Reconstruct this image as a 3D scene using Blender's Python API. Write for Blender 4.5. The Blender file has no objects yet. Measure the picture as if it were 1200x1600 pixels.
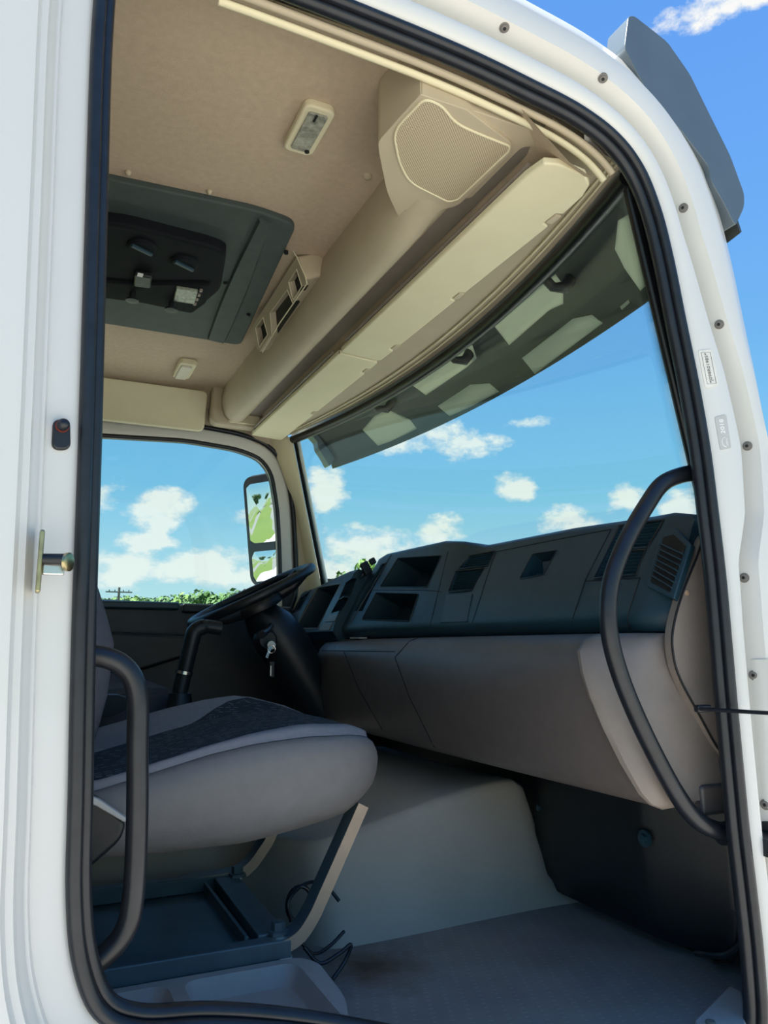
import bpy, bmesh, math, random
from mathutils import Vector, Matrix
from mathutils.bvhtree import BVHTree
random.seed(7)
SC = bpy.context.scene
COL = SC.collection
V = Vector

# ------------------------------------------------------------------ camera
# world: +X to the front of the truck, +Y across the cab to the driver's side, cab floor z = 0
FPX = 1200.0
PITCH = math.atan(210 / FPX)
YAW = math.radians(24.7)
CAM = V((0, -.94, .58))
fw = V((math.sin(YAW) * math.cos(PITCH), math.cos(YAW) * math.cos(PITCH), math.sin(PITCH)))
rt = V((math.cos(YAW), -math.sin(YAW), 0))
up = rt.cross(fw)
cd = bpy.data.cameras.new('camera')
cam = bpy.data.objects.new('camera', cd)
COL.objects.link(cam)
m3 = Matrix((rt, up, -fw)).transposed()
cam.matrix_world = Matrix.Translation(CAM) @ m3.to_4x4()
cd.sensor_fit = 'VERTICAL'
cd.sensor_height = 36
cd.sensor_width = 27
cd.lens = 36 * FPX / 1600
cd.clip_start = .02
cd.clip_end = 2000
SC.camera = cam


def ray(px, py):
    return fw * FPX + rt * (px - 600) + up * (800 - py)


def P(px, py, x=None, y=None, z=None):
    d = ray(px, py)
    if x is not None:
        t = (x - CAM.x) / d.x
    elif y is not None:
        t = (y - CAM.y) / d.y
    else:
        t = (z - CAM.z) / d.z
    return CAM + d * t


# ------------------------------------------------------------------ light
SC.view_settings.view_transform = 'Standard'
SC.view_settings.look = 'None'
SC.view_settings.gamma = 1
SC.view_settings.use_curve_mapping = False
SC.view_settings.exposure = 0.3


def lin(c):
    c /= 255.0
    return c / 12.92 if c <= .04045 else ((c + .055) / 1.055) ** 2.4


def rgb(r, g, b):
    return (lin(r), lin(g), lin(b), 1)


sd = bpy.data.lights.new('sun', 'SUN')
sd.energy = 13.0
sd.angle = .01
sd.color = (1, .97, .91)
sun = bpy.data.objects.new('sun', sd)
COL.objects.link(sun)
sun.rotation_euler = V((-.62, .22, 1.25)).to_track_quat('Z', 'Y').to_euler()
sun.location = (-6, 2, 12)


class NT:
    """tiny node helper"""
    def __init__(s, tree):
        s.t = tree
        s.n = tree.nodes
        s.n.clear()

    def new(s, kind, **kw):
        n = s.n.new(kind)
        for k, v in kw.items():
            setattr(n, k, v)
        return n

    def link(s, a, b):
        s.t.links.new(a, b)

    def put(s, sock, val):
        if hasattr(val, 'is_linked') or isinstance(val, bpy.types.NodeSocket):
            s.link(val, sock)
        else:
            sock.default_value = val

    def math(s, op, a, b=0.0, c=None, clamp=False):
        n = s.new('ShaderNodeMath', operation=op, use_clamp=clamp)
        s.put(n.inputs[0], a)
        s.put(n.inputs[1], b)
        if c is not None:
            s.put(n.inputs[2], c)
        return n.outputs[0]

    def mix(s, fac, a, b):
        n = s.new('ShaderNodeMix', data_type='RGBA')
        s.put(n.inputs[0], fac)
        s.put(n.inputs[6], a)
        s.put(n.inputs[7], b)
        return n.outputs[2]

    def ramp(s, fac, stops, interp='LINEAR'):
        n = s.new('ShaderNodeValToRGB')
        n.color_ramp.interpolation = interp
        e = n.color_ramp.elements
        while len(e) < len(stops):
            e.new(.5)
        for i, (p, c) in enumerate(stops):
            e[i].position = p
            e[i].color = c
        s.put(n.inputs[0], fac)
        return n.outputs[0]

    def noise(s, vec, scale, detail=4, rough=.5, dist=0.0):
        n = s.new('ShaderNodeTexNoise')
        if vec is not None:
            s.link(vec, n.inputs['Vector'])
        n.inputs['Scale'].default_value = scale
        n.inputs['Detail'].default_value = detail
        n.inputs['Roughness'].default_value = rough
        n.inputs['Distortion'].default_value = dist
        return n.outputs[0]


# sky: blue gradient with low cumulus
W = bpy.data.worlds.new('sky')
SC.world = W
W.use_nodes = True
w = NT(W.node_tree)
tc = w.new('ShaderNodeTexCoord')
D = tc.outputs['Generated']
sx = w.new('ShaderNodeSeparateXYZ')
w.link(D, sx.inputs[0])
zel = w.math('MAXIMUM', sx.outputs[2], 0.0)
sky = w.ramp(zel, [(0.0, rgb(214, 238, 236)), (.08, rgb(182, 224, 236)), (.2, rgb(128, 198, 236)),
                   (.36, rgb(112, 178, 236)), (.55, rgb(104, 164, 240)), (1.0, rgb(80, 140, 225))])
mp = w.new('ShaderNodeMapping')
mp.inputs['Scale'].default_value = (1, 1, 1.7)
w.link(D, mp.inputs[0])
mp2 = w.new('ShaderNodeMapping')
mp2.inputs['Location'].default_value = (3.1, 1.7, .4)
mp2.inputs['Scale'].default_value = (1, 1, 2.2)
w.link(D, mp2.inputs[0])
nz = w.noise(mp.outputs[0], 16, 7, .62)
big = w.noise(mp2.outputs[0], 4.2, 5, .6)
# individual cumulus heads in view, given by their bearings
CL = [(690, 690, .095, .030), (800, 762, .036, .028), (820, 660, .045, .014), (515, 762, .034, .036), (580, 855, .075, .036),
      (700, 845, .055, .036), (905, 812, .06, .024), (990, 778, .04, .024), (1068, 790, .036, .03), (245, 800, .052, .036), (230, 850, .05, .02),
      (165, 775, .036, .024), (200, 890, .13, .03), (330, 885, .12, .032), (1150, -5, .085, .022), (410, 810, .05, .02), (470, 900, .10, .03), (620, 905, .1, .02)]
dens = None
for px, py, ra, re in CL:
    d = ray(px, py).normalized()
    vm = w.new('ShaderNodeVectorMath', operation='SUBTRACT')
    w.link(D, vm.inputs[0])
    vm.inputs[1].default_value = d
    side = V((d.y, -d.x, 0)).normalized()
    upv = side.cross(d)
    da = w.new('ShaderNodeVectorMath', operation='DOT_PRODUCT')
    w.link(vm.outputs[0], da.inputs[0])
    da.inputs[1].default_value = side / ra
    de = w.new('ShaderNodeVectorMath', operation='DOT_PRODUCT')
    w.link(vm.outputs[0], de.inputs[0])
    de.inputs[1].default_value = upv / re
    df = w.new('ShaderNodeVectorMath', operation='DOT_PRODUCT')
    w.link(vm.outputs[0], df.inputs[0])
    df.inputs[1].default_value = d * 2
    q = w.math('ADD', w.math('MULTIPLY', da.outputs['Value'], da.outputs['Value']),
               w.math('MULTIPLY', de.outputs['Value'], de.outputs['Value']))
    q = w.math('ADD', q, w.math('MULTIPLY', df.outputs['Value'], df.outputs['Value']))
    b = w.math('SUBTRACT', 1.0, q)
    dens = b if dens is None else w.math('MAXIMUM', dens, b)
dens = w.math('MAXIMUM', dens, -1.5)
gen = w.math('SUBTRACT', w.math('MULTIPLY', big, 4.0), w.math('ADD', 2.35, w.math('MULTIPLY', zel, 1.2)))
dens = w.math('MAXIMUM', dens, gen)
dn = w.math('ADD', dens, w.math('MULTIPLY', w.math('SUBTRACT', nz, .5), 3.6))
cov = w.ramp(dn, [(.30, (0, 0, 0, 1)), (.85, (1, 1, 1, 1))])
shade = w.ramp(w.math('ADD', w.math('MULTIPLY', dn, .5), w.math('MULTIPLY', nz, .5)),
               [(.25, rgb(200, 222, 235)), (.75, rgb(252, 250, 244))])
haze = w.math('SUBTRACT', 1.0, w.math('MULTIPLY', zel, 3.0), clamp=True)
col = w.mix(w.math('MULTIPLY', cov, .93), sky, shade)
# below the horizon the haze over the land
col = w.mix(w.math('MULTIPLY', sx.outputs[2], -8.0, clamp=True), col, rgb(150, 165, 150))
bg = w.new('ShaderNodeBackground')
w.link(col, bg.inputs[0])
bg.inputs[1].default_value = .86
ow = w.new('ShaderNodeOutputWorld')
w.link(bg.outputs[0], ow.inputs[0])


# ------------------------------------------------------------------ materials
def mat(name, c, rough=.5, c2=None, nscale=30, bump=0.0, bscale=400, metal=0.0, coat=0.0, spec=.5, namt=1.0, detail=4, stretch=None):
    m = bpy.data.materials.new(name)
    m.use_nodes = True
    t = NT(m.node_tree)
    o = t.new('ShaderNodeOutputMaterial')
    b = t.new('ShaderNodeBsdfPrincipled')
    t.link(b.outputs[0], o.inputs[0])
    tcn = t.new('ShaderNodeTexCoord')
    vec = tcn.outputs['Object']
    if stretch:
        mpn = t.new('ShaderNodeMapping')
        mpn.inputs['Scale'].default_value = stretch
        t.link(vec, mpn.inputs[0])
        vec = mpn.outputs[0]
    if c2 is None:
        c2 = tuple(min(1, x * .86) for x in c[:3]) + (1,)
    n = t.noise(vec, nscale, detail, .6)
    f = t.ramp(n, [(.5 - .2 / namt, (0, 0, 0, 1)), (.5 + .25 / namt, (1, 1, 1, 1))])
    t.link(t.mix(f, c, c2), b.inputs['Base Color'])
    b.inputs['Metallic'].default_value = metal
    b.inputs['Coat Weight'].default_value = coat
    b.inputs['Specular IOR Level'].default_value = spec
    rn = t.math('ADD', rough - .05, t.math('MULTIPLY', n, .1))
    t.link(rn, b.inputs['Roughness'])
    if bump:
        bn = t.new('ShaderNodeBump')
        bn.inputs['Strength'].default_value = bump
        bn.inputs['Distance'].default_value = .002
        t.link(t.noise(vec, bscale, 3, .6), bn.inputs['Height'])
        t.link(bn.outputs[0], b.inputs['Normal'])
    return m


M = {}
M['white'] = mat('white_paint', rgb(214, 212, 205), .3, rgb(210, 208, 200), 3, coat=.3)
M['rubber'] = mat('black_rubber', rgb(30, 34, 41), .36, rgb(20, 22, 26), 40)
M['frit'] = mat('black_glass_border', rgb(12, 13, 16), .35)
M['unit'] = mat('matt_black_unit', rgb(20, 24, 28), .75, spec=.15)
M['liner'] = mat('beige_headliner_felt', rgb(196, 178, 154), .95, rgb(184, 166, 142), 60, bump=.5, bscale=600, spec=.1)
M['beige'] = mat('beige_moulded_plastic', rgb(186, 174, 149), .6, rgb(180, 168, 143), 12, bump=.08, bscale=900, spec=.3)
M['beige_lt'] = mat('pale_beige_vinyl', rgb(220, 213, 180), .55, rgb(215, 207, 174), 9, bump=.08, bscale=700, spec=.3)
M['hatch'] = mat('dark_green_grey_plastic', rgb(70, 80, 78), .6, rgb(64, 74, 72), 30, bump=.1, spec=.25)
M['black'] = mat('black_plastic', rgb(24, 28, 32), .42, rgb(18, 22, 26), 40, bump=.12, bscale=900)
M['dash'] = mat('charcoal_grained_plastic', rgb(34, 62, 74), .36, rgb(29, 55, 67), 40, bump=.25, bscale=700)
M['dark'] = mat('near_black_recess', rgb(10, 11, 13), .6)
M['brown'] = mat('taupe_grained_plastic', rgb(98, 91, 87), .38, rgb(92, 85, 81), 30, bump=.2, bscale=700)
M['taupe'] = mat('light_taupe_plastic', rgb(134, 124, 115), .45, rgb(128, 117, 108), 30, bump=.15, bscale=700)
M['vinyl'] = mat('grey_seat_vinyl', rgb(116, 113, 111), .5, rgb(110, 107, 105), 40, bump=.25, bscale=900)
M['bolster'] = mat('pale_grey_seat_cloth', rgb(134, 134, 139), .9, rgb(126, 126, 131), 90, bump=.3, bscale=900, spec=.15)
M['backcloth'] = mat('dark_grey_seat_cloth', rgb(82, 84, 92), .9, rgb(74, 77, 84), 90, bump=.3, bscale=900, spec=.15)
def floor_mat():
    m = mat('grey_rubber_floor', rgb(146, 144, 140), .6, rgb(130, 129, 126), 9, bump=.3, bscale=220)
    t = NT.__new__(NT)
    t.t = m.node_tree
    t.n = m.node_tree.nodes
    b = t.n['Principled BSDF']
    src = b.inputs['Base Color'].links[0].from_socket
    tcn = t.new('ShaderNodeTexCoord')
    # short moulded dashes
    mpn = t.new('ShaderNodeMapping')
    mpn.inputs['Scale'].default_value = (30, 75, 1)
    mpn.inputs['Rotation'].default_value = (0, 0, .5)
    t.link(tcn.outputs['Object'], mpn.inputs[0])
    sp = t.new('ShaderNodeSeparateXYZ')
    t.link(mpn.outputs[0], sp.inputs[0])
    row = t.math('FLOOR', sp.outputs[1])
    fx = t.math('FRACT', t.math('ADD', sp.outputs[0], t.math('MULTIPLY', row, .37)))
    fy = t.math('FRACT', sp.outputs[1])
    on = t.math('MULTIPLY', t.math('LESS_THAN', fx, .25), t.math('LESS_THAN', fy, .14))
    c1 = t.mix(t.math('MULTIPLY', on, .35), src, rgb(196, 196, 194))
    # brown dirt stain beside the seat base
    ds = t.new('ShaderNodeVectorMath', operation='DISTANCE')
    t.link(tcn.outputs['Object'], ds.inputs[0])
    ds.inputs[1].default_value = (.62, .46, 0)
    st = t.math('SUBTRACT', t.math('ADD', t.math('MULTIPLY', ds.outputs['Value'], 7.0), t.math('MULTIPLY', t.noise(tcn.outputs['Object'], 14, 6, .7), 1.6)), .75, clamp=True)
    t.link(t.mix(st, rgb(92, 70, 56), c1), b.inputs['Base Color'])
    return m


M['floor'] = floor_mat()
M['tunnel'] = mat('warm_grey_rubber_cover', rgb(180, 172, 158), .55, rgb(170, 162, 149), 7, bump=.25, bscale=300)
M['steel'] = mat('dark_blue_painted_steel', rgb(88, 104, 108), .32, rgb(74, 90, 94), 20)
M['bronze'] = mat('pale_bronze_tone', rgb(176, 150, 124), .4)
M['chrome'] = mat('bright_steel', rgb(210, 210, 205), .22, metal=1.0)
M['zinc'] = mat('yellow_zinc_steel', rgb(188, 174, 132), .3, rgb(150, 140, 110), 60, metal=1.0)
M['tray'] = mat('mid_grey_tray_plastic', rgb(166, 163, 158), .5, rgb(158, 155, 150), 30, bump=.2, bscale=500)
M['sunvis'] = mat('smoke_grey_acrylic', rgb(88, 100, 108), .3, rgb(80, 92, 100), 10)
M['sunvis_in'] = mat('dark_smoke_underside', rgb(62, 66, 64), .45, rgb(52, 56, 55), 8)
M['pale_vis'] = mat('pale_visor_patch', rgb(214, 216, 196), .5, rgb(204, 206, 188), 14)
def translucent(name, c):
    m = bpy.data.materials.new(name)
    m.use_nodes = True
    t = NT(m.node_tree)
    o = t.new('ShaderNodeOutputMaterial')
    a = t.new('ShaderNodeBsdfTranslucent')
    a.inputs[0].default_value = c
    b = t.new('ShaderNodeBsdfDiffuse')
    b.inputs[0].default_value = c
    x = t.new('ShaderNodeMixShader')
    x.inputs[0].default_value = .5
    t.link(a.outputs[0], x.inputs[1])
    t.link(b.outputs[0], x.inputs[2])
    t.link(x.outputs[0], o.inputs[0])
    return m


M['pale_vis'] = translucent('pale_translucent_patch', rgb(205, 205, 182))
M['label'] = mat('silver_label', rgb(188, 186, 180), .4)
M['label_w'] = mat('cream_label', rgb(226, 222, 210), .4)
M['ink'] = mat('grey_print', rgb(120, 116, 110), .6)
M['white_ink'] = mat('white_print', rgb(240, 240, 236), .6)
M['red'] = mat('dull_red_rubber', rgb(120, 40, 28), .5)
M['leaf'] = mat('leaf_green', rgb(86, 122, 48), .7, rgb(52, 88, 34), 2.5)
M['leaf2'] = mat('leaf_yellow_green', rgb(124, 156, 62), .7, rgb(84, 120, 44), 2.5)
M['bark'] = mat('bark', rgb(96, 80, 64), .9, rgb(66, 54, 44), 8)
M['wood'] = mat('weathered_pole_wood', rgb(110, 96, 82), .9)
M['lamp_lens'] = mat('ribbed_lamp_lens', rgb(176, 176, 160), .2, rgb(104, 108, 98), 70, bump=.6, bscale=160)
M['lamp_white'] = mat('milky_lamp_lens', rgb(216, 212, 192), .3)
M['display'] = mat('grey_display', rgb(150, 158, 140), .25, rgb(86, 92, 80), 120)


def speaker_mat():
    m = bpy.data.materials.new('perforated_speaker_grille')
    m.use_nodes = True
    t = NT(m.node_tree)
    o = t.new('ShaderNodeOutputMaterial')
    b = t.new('ShaderNodeBsdfPrincipled')
    t.link(b.outputs[0], o.inputs[0])
    tcn = t.new('ShaderNodeTexCoord')
    mpn = t.new('ShaderNodeMapping')
    mpn.inputs['Scale'].default_value = (260, 260, 0)
    mpn.inputs['Rotation'].default_value = (0, 0, .78)
    t.link(tcn.outputs['Object'], mpn.inputs[0])
    fr = t.new('ShaderNodeVectorMath', operation='FRACTION')
    t.link(mpn.outputs[0], fr.inputs[0])
    ds = t.new('ShaderNodeVectorMath', operation='DISTANCE')
    t.link(fr.outputs[0], ds.inputs[0])
    ds.inputs[1].default_value = (.5, .5, 0)
    f = t.ramp(ds.outputs['Value'], [(.26, (0, 0, 0, 1)), (.34, (1, 1, 1, 1))])
    t.link(t.mix(f, rgb(112, 100, 80), rgb(196, 182, 152)), b.inputs['Base Color'])
    b.inputs['Roughness'].default_value = .6
    return m


M['grille'] = speaker_mat()


def pattern_mat():
    """dark seat cloth with short light dashes"""
    m = bpy.data.materials.new('dark_dashed_seat_cloth')
    m.use_nodes = True
    t = NT(m.node_tree)
    o = t.new('ShaderNodeOutputMaterial')
    b = t.new('ShaderNodeBsdfPrincipled')
    t.link(b.outputs[0], o.inputs[0])
    tcn = t.new('ShaderNodeTexCoord')
    mpn = t.new('ShaderNodeMapping')
    mpn.inputs['Rotation'].default_value = (0, 0, .45)
    mpn.inputs['Scale'].default_value = (60, 115, 1)
    t.link(tcn.outputs['Object'], mpn.inputs[0])
    sp = t.new('ShaderNodeSeparateXYZ')
    t.link(mpn.outputs[0], sp.inputs[0])
    row = t.math('FLOOR', sp.outputs[1])
    wn = t.new('ShaderNodeTexWhiteNoise', noise_dimensions='1D')
    t.link(row, wn.inputs['W'])
    xs = t.math('ADD', sp.outputs[0], t.math('MULTIPLY', wn.outputs[0], 7.0))
    fx = t.math('FRACT', xs)
    fy = t.math('FRACT', sp.outputs[1])
    wn2 = t.new('ShaderNodeTexWhiteNoise', noise_dimensions='2D')
    cb = t.new('ShaderNodeCombineXYZ')
    t.link(t.math('FLOOR', xs), cb.inputs[0])
    t.link(row, cb.inputs[1])
    t.link(cb.outputs[0], wn2.inputs['Vector'])
    on = t.math('MULTIPLY', t.math('MULTIPLY', t.math('LESS_THAN', fx, .7), t.math('LESS_THAN', fy, .2)),
                t.math('GREATER_THAN', wn2.outputs[0], .5))
    t.link(t.mix(on, rgb(48, 54, 62), rgb(112, 122, 124)), b.inputs['Base Color'])
    b.inputs['Roughness'].default_value = .9
    b.inputs['Specular IOR Level'].default_value = .15
    bn = t.new('ShaderNodeBump')
    bn.inputs['Strength'].default_value = .3
    bn.inputs['Distance'].default_value = .002
    t.link(t.noise(tcn.outputs['Object'], 900, 2), bn.inputs['Height'])
    t.link(bn.outputs[0], b.inputs['Normal'])
    return m


M['pattern'] = pattern_mat()


def glass_mat(name, tint, refl=.06):
    m = bpy.data.materials.new(name)
    m.use_nodes = True
    t = NT(m.node_tree)
    o = t.new('ShaderNodeOutputMaterial')
    tr = t.new('ShaderNodeBsdfTransparent')
    tr.inputs[0].default_value = tint
    gl = t.new('ShaderNodeBsdfGlossy')
    gl.inputs[1].default_value = .02
    lw = t.new('ShaderNodeLayerWeight')
    lw.inputs[0].default_value = .5
    fr = t.math('ADD', refl * .5, t.math('MULTIPLY', t.math('POWER', lw.outputs['Facing'], 5.0), .8))
    mx = t.new('ShaderNodeMixShader')
    t.link(fr, mx.inputs[0])
    t.link(tr.outputs[0], mx.inputs[1])
    t.link(gl.outputs[0], mx.inputs[2])
    t.link(mx.outputs[0], o.inputs[0])
    return m


M['glass'] = glass_mat('green_tinted_glass', (.90, .965, .96, 1))


def mirror_mat():
    m = bpy.data.materials.new('mirror_glass')
    m.use_nodes = True
    b = m.node_tree.nodes['Principled BSDF']
    b.inputs['Base Color'].default_value = (.9, .93, .92, 1)
    b.inputs['Metallic'].default_value = 1
    b.inputs['Roughness'].default_value = .02
    return m


M['mirror'] = mirror_mat()


def ground_mat():
    m = bpy.data.materials.new('yard_and_grass')
    m.use_nodes = True
    t = NT(m.node_tree)
    o = t.new('ShaderNodeOutputMaterial')
    b = t.new('ShaderNodeBsdfPrincipled')
    t.link(b.outputs[0], o.inputs[0])
    b.inputs['Roughness'].default_value = .9
    b.inputs['Specular IOR Level'].default_value = .1
    tcn = t.new('ShaderNodeTexCoord')
    vec = tcn.outputs['Object']
    n = t.noise(vec, .35, 6, .6)
    conc = t.mix(n, rgb(190, 185, 176), rgb(166, 161, 152))
    gr = t.mix(t.noise(vec, .12, 6, .65), rgb(72, 92, 36), rgb(96, 108, 50))
    sp = t.new('ShaderNodeSeparateXYZ')
    t.link(vec, sp.inputs[0])
    yy = t.math('ADD', sp.outputs[1], t.math('MULTIPLY', t.noise(vec, .03, 2), 14.0))
    road = t.math('LESS_THAN', t.math('ABSOLUTE', t.math('SUBTRACT', t.math('MODULO', yy, 16.0), 8.0)), 2.4)
    far = t.mix(road, gr, rgb(112, 110, 106))
    ds = t.new('ShaderNodeVectorMath', operation='DISTANCE')
    t.link(vec, ds.inputs[0])
    ds.inputs[1].default_value = (2, -14, -1.16)
    f = t.math('GREATER_THAN', t.math('ADD', ds.outputs['Value'], t.math('MULTIPLY', n, 6.0)), 24.0)
    t.link(t.mix(f, conc, far), b.inputs['Base Color'])
    return m


M['ground'] = ground_mat()


# ------------------------------------------------------------------ mesh helpers
class MB:
    def __init__(s):
        s.v = []
        s.f = []

    def add(s, vs, fs):
        o = len(s.v)
        s.v += [V(p) for p in vs]
        s.f += [tuple(i + o for i in f) for f in fs]
        return s

    def box(s, c, d, R=None):
        hx, hy, hz = d[0] / 2, d[1] / 2, d[2] / 2
        pts = [V((x, y, z)) for x in (-hx, hx) for y in (-hy, hy) for z in (-hz, hz)]
        if R is not None:
            pts = [R @ p for p in pts]
        c = V(c)
        return s.add([p + c for p in pts], [(0, 1, 3, 2), (4, 6, 7, 5), (0, 4, 5, 1), (2, 3, 7, 6), (0, 2, 6, 4), (1, 5, 7, 3)])

    def loft(s, rings, cap=True, closed=True, loop=False):
        n = len(rings[0])
        vs = [p for r in rings for p in r]
        fs = []
        m = len(rings)
        for i in range(m if loop else m - 1):
            a, b = i * n, ((i + 1) % m) * n
            for j in range(n if closed else n - 1):
                k = (j + 1) % n
                fs.append((a + j, a + k, b + k, b + j))
        if cap and closed and not loop:
            fs.append(tuple(range(n - 1, -1, -1)))
            fs.append(tuple((m - 1) * n + j for j in range(n)))
        return s.add(vs, fs)

    def prism(s, poly, fn, a, b):
        """2-D polygon placed by fn(u, v, t) at t = a and b"""
        return s.loft([[fn(u, v, a) for u, v in poly], [fn(u, v, b) for u, v in poly]])

    def tube(s, path, r, seg=12, loop=False, cap=True):
        path = [V(p) for p in path]
        n = len(path)
        rs = r if isinstance(r, (list, tuple)) else [r] * n
        rings = []
        prev = None
        for i, p in enumerate(path):
            a = path[(i - 1) % n] if (loop or i) else p
            b = path[(i + 1) % n] if (loop or i < n - 1) else p
            t = (b - a).normalized()
            if prev is None:
                q = t.orthogonal().normalized()
            else:
                q = (prev - t * prev.dot(t)).normalized()
            prev = q
            w2 = t.cross(q)
            rings.append([p + (q * math.cos(2 * math.pi * k / seg) + w2 * math.sin(2 * math.pi * k / seg)) * rs[i] for k in range(seg)])
        return s.loft(rings, cap=cap, loop=loop)

    def lathe(s, o, ax, prof, seg=24):
        """profile of (radius, height) around an axis"""
        o = V(o)
        ax = V(ax).normalized()
        q = ax.orthogonal().normalized()
        w2 = ax.cross(q)
        rings = [[o + ax * h + (q * math.cos(2 * math.pi * k / seg) + w2 * math.sin(2 * math.pi * k / seg)) * max(r, 1e-5) for k in range(seg)] for r, h in prof]
        return s.loft(rings)

    def grid(s, fn, nu, nv):
        vs = [fn(i / nu, j / nv) for i in range(nu + 1) for j in range(nv + 1)]
        fs = [(i * (nv + 1) + j, (i + 1) * (nv + 1) + j, (i + 1) * (nv + 1) + j + 1, i * (nv + 1) + j + 1) for i in range(nu) for j in range(nv)]
        return s.add(vs, fs)

    def bvh(s):
        return BVHTree.FromPolygons([tuple(p) for p in s.v], s.f)

    def mesh(s, name, mats, smooth=40):
        me = bpy.data.meshes.new(name)
        me.from_pydata([tuple(p) for p in s.v], [], s.f)
        me.validate()
        bm = bmesh.new()
        bm.from_mesh(me)
        bmesh.ops.recalc_face_normals(bm, faces=bm.faces)
        bm.to_mesh(me)
        bm.free()
        me.materials.append(mats)
        if smooth:
            for p in me.polygons:
                p.use_smooth = True
            me.set_sharp_from_angle(angle=math.radians(smooth))
        return me

    def build(s, name, m, parent=None, bevel=0, seg=2, smooth=40, flip=None):
        o = bpy.data.objects.new(name, s.mesh(name, M[m] if isinstance(m, str) else m, smooth))
        COL.objects.link(o)
        if bevel:
            b = o.modifiers.new('bevel', 'BEVEL')
            b.width = bevel
            b.segments = seg
            b.limit_method = 'ANGLE'
            b.angle_limit = math.radians(35)
            b.harden_normals = True
        if parent is not None:
            put_under(o, parent)
        return o


def put_under(o, parent):
    o.parent = parent
    if parent.type == 'EMPTY':
        o.matrix_parent_inverse = Matrix.Translation(-parent.location)


def tag(o, label=None, cat=None, group=None, kind=None):
    if label:
        o['label'] = label
    if cat:
        o['category'] = cat
    if group:
        o['group'] = group
    if kind:
        o['kind'] = kind
    return o


def thing(name, loc, label, cat, group=None, kind=None):
    o = bpy.data.objects.new(name, None)
    o.empty_display_size = .05
    o.location = loc
    COL.objects.link(o)
    return tag(o, label, cat, group, kind)


def struct(o, label, cat):
    return tag(o, label, cat, kind='structure')


def cut(o, cutters):
    """boolean-subtract closed MB solids and bake the result"""
    tmp = []
    for c in cutters:
        co = bpy.data.objects.new('cutter', c.mesh('cutter', M['dark'], 0))
        COL.objects.link(co)
        tmp.append(co)
        md = o.modifiers.new('cut', 'BOOLEAN')
        md.operation = 'DIFFERENCE'
        md.solver = 'EXACT'
        md.object = co
    bpy.context.view_layer.update()
    dg = bpy.context.evaluated_depsgraph_get()
    me = bpy.data.meshes.new_from_object(o.evaluated_get(dg))
    o.modifiers.clear()
    o.data = me
    me.set_sharp_from_angle(angle=math.radians(40))
    for c in tmp:
        bpy.data.objects.remove(c)


def cr(pts, n=8, closed=False):
    """Catmull-Rom through points of any dimension"""
    pts = [V(p) for p in pts]
    out = []
    m = len(pts)
    for i in range(m if closed else m - 1):
        if closed:
            a, b, c, d = pts[(i - 1) % m], pts[i], pts[(i + 1) % m], pts[(i + 2) % m]
        else:
            b, c = pts[i], pts[i + 1]
            a = pts[i - 1] if i else b * 2 - c
            d = pts[i + 2] if i + 2 < m else c * 2 - b
        for k in range(n):
            t = k / n
            out.append(.5 * ((2 * b) + (c - a) * t + (2 * a - 5 * b + 4 * c - d) * t * t + (3 * b - a - 3 * c + d) * t ** 3))
    if not closed:
        out.append(pts[-1])
    return out


def rrect(x0, y0, x1, y1, r, n=5):
    pts = []
    for cx, cy, a0 in ((x1 - r, y1 - r, 0), (x0 + r, y1 - r, 90), (x0 + r, y0 + r, 180), (x1 - r, y0 + r, 270)):
        for k in range(n + 1):
            a = math.radians(a0 + 90 * k / n)
            pts.append((cx + r * math.cos(a), cy + r * math.sin(a)))
    return pts


def round_poly(poly, r, n=5):
    """round the corners of a polygon of any dimension"""
    out = []
    m = len(poly)
    for i in range(m):
        a, b, c = V(poly[i - 1]), V(poly[i]), V(poly[(i + 1) % m])
        rr = min(r, (a - b).length * .45, (c - b).length * .45)
        p, q = b + (a - b).normalized() * rr, b + (c - b).normalized() * rr
        for k in range(n + 1):
            t = k / n
            out.append(p * (1 - t) ** 2 + b * 2 * t * (1 - t) + q * t * t)
    return out


def ss(a, b, x):
    t = max(0, min(1, (x - a) / (b - a)))
    return t * t * (3 - 2 * t)


def lerp(a, b, t):
    return a + (b - a) * t


def interp(tab, x):
    if x <= tab[0][0]:
        return tab[0][1]
    for (x0, y0), (x1, y1) in zip(tab, tab[1:]):
        if x <= x1:
            return lerp(y0, y1, (x - x0) / (x1 - x0))
    return tab[-1][1]


YC = 1.06          # middle of the cab
YF = 2.10          # inner face of the driver's side
ZC = 1.60          # headliner


def wx(y, z):
    """windscreen surface: x for a given height, bowed forward in the middle"""
    return 1.23 - .225 * (z - .8) - .105 * ((y - YC) / .9) ** 2


# ------------------------------------------------------------------ outside: ground
g = MB()
g.lathe((0, 0, -1.16), (0, 0, 1), [(.001, 0), (20, 0), (60, 0), (420, -.0)], 48)
g.f = [f for f in g.f if len(f) == 4]
o = struct(g.build('ground', 'ground', smooth=0), 'pale concrete yard running out into mown grass', 'ground')

# ------------------------------------------------------------------ cab shell
# door opening on the passenger side: outer line of the rubber seal in the plane y = 0 (x, z)
LOOP = cr([(.0565, .42), (.049, .587), (.042, .806), (.032, 1.085), (.023, 1.36), (.03, 1.46), (.075, 1.52), (.16, 1.535),
           (.385, 1.531), (.563, 1.523), (.694, 1.509), (.80, 1.493), (.879, 1.463), (.931, 1.415), (.964, 1.345), (.986, 1.258), (1.006, 1.142),
           (1.026, 1.028), (1.041, .916), (1.049, .804), (1.055, .696), (1.057, .59), (1.0585, .488), (1.061, .387), (1.064, .29), (1.07, .193),
           (1.074, .1), (1.07, .005), (1.04, -.07), (.97, -.085), (.85, -.06), (.65, .02), (.48, .082), (.33, .132), (.22, .160), (.14, .172), (.096, .197), (.072, .25), (.061, .32)], 6, True)


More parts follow.
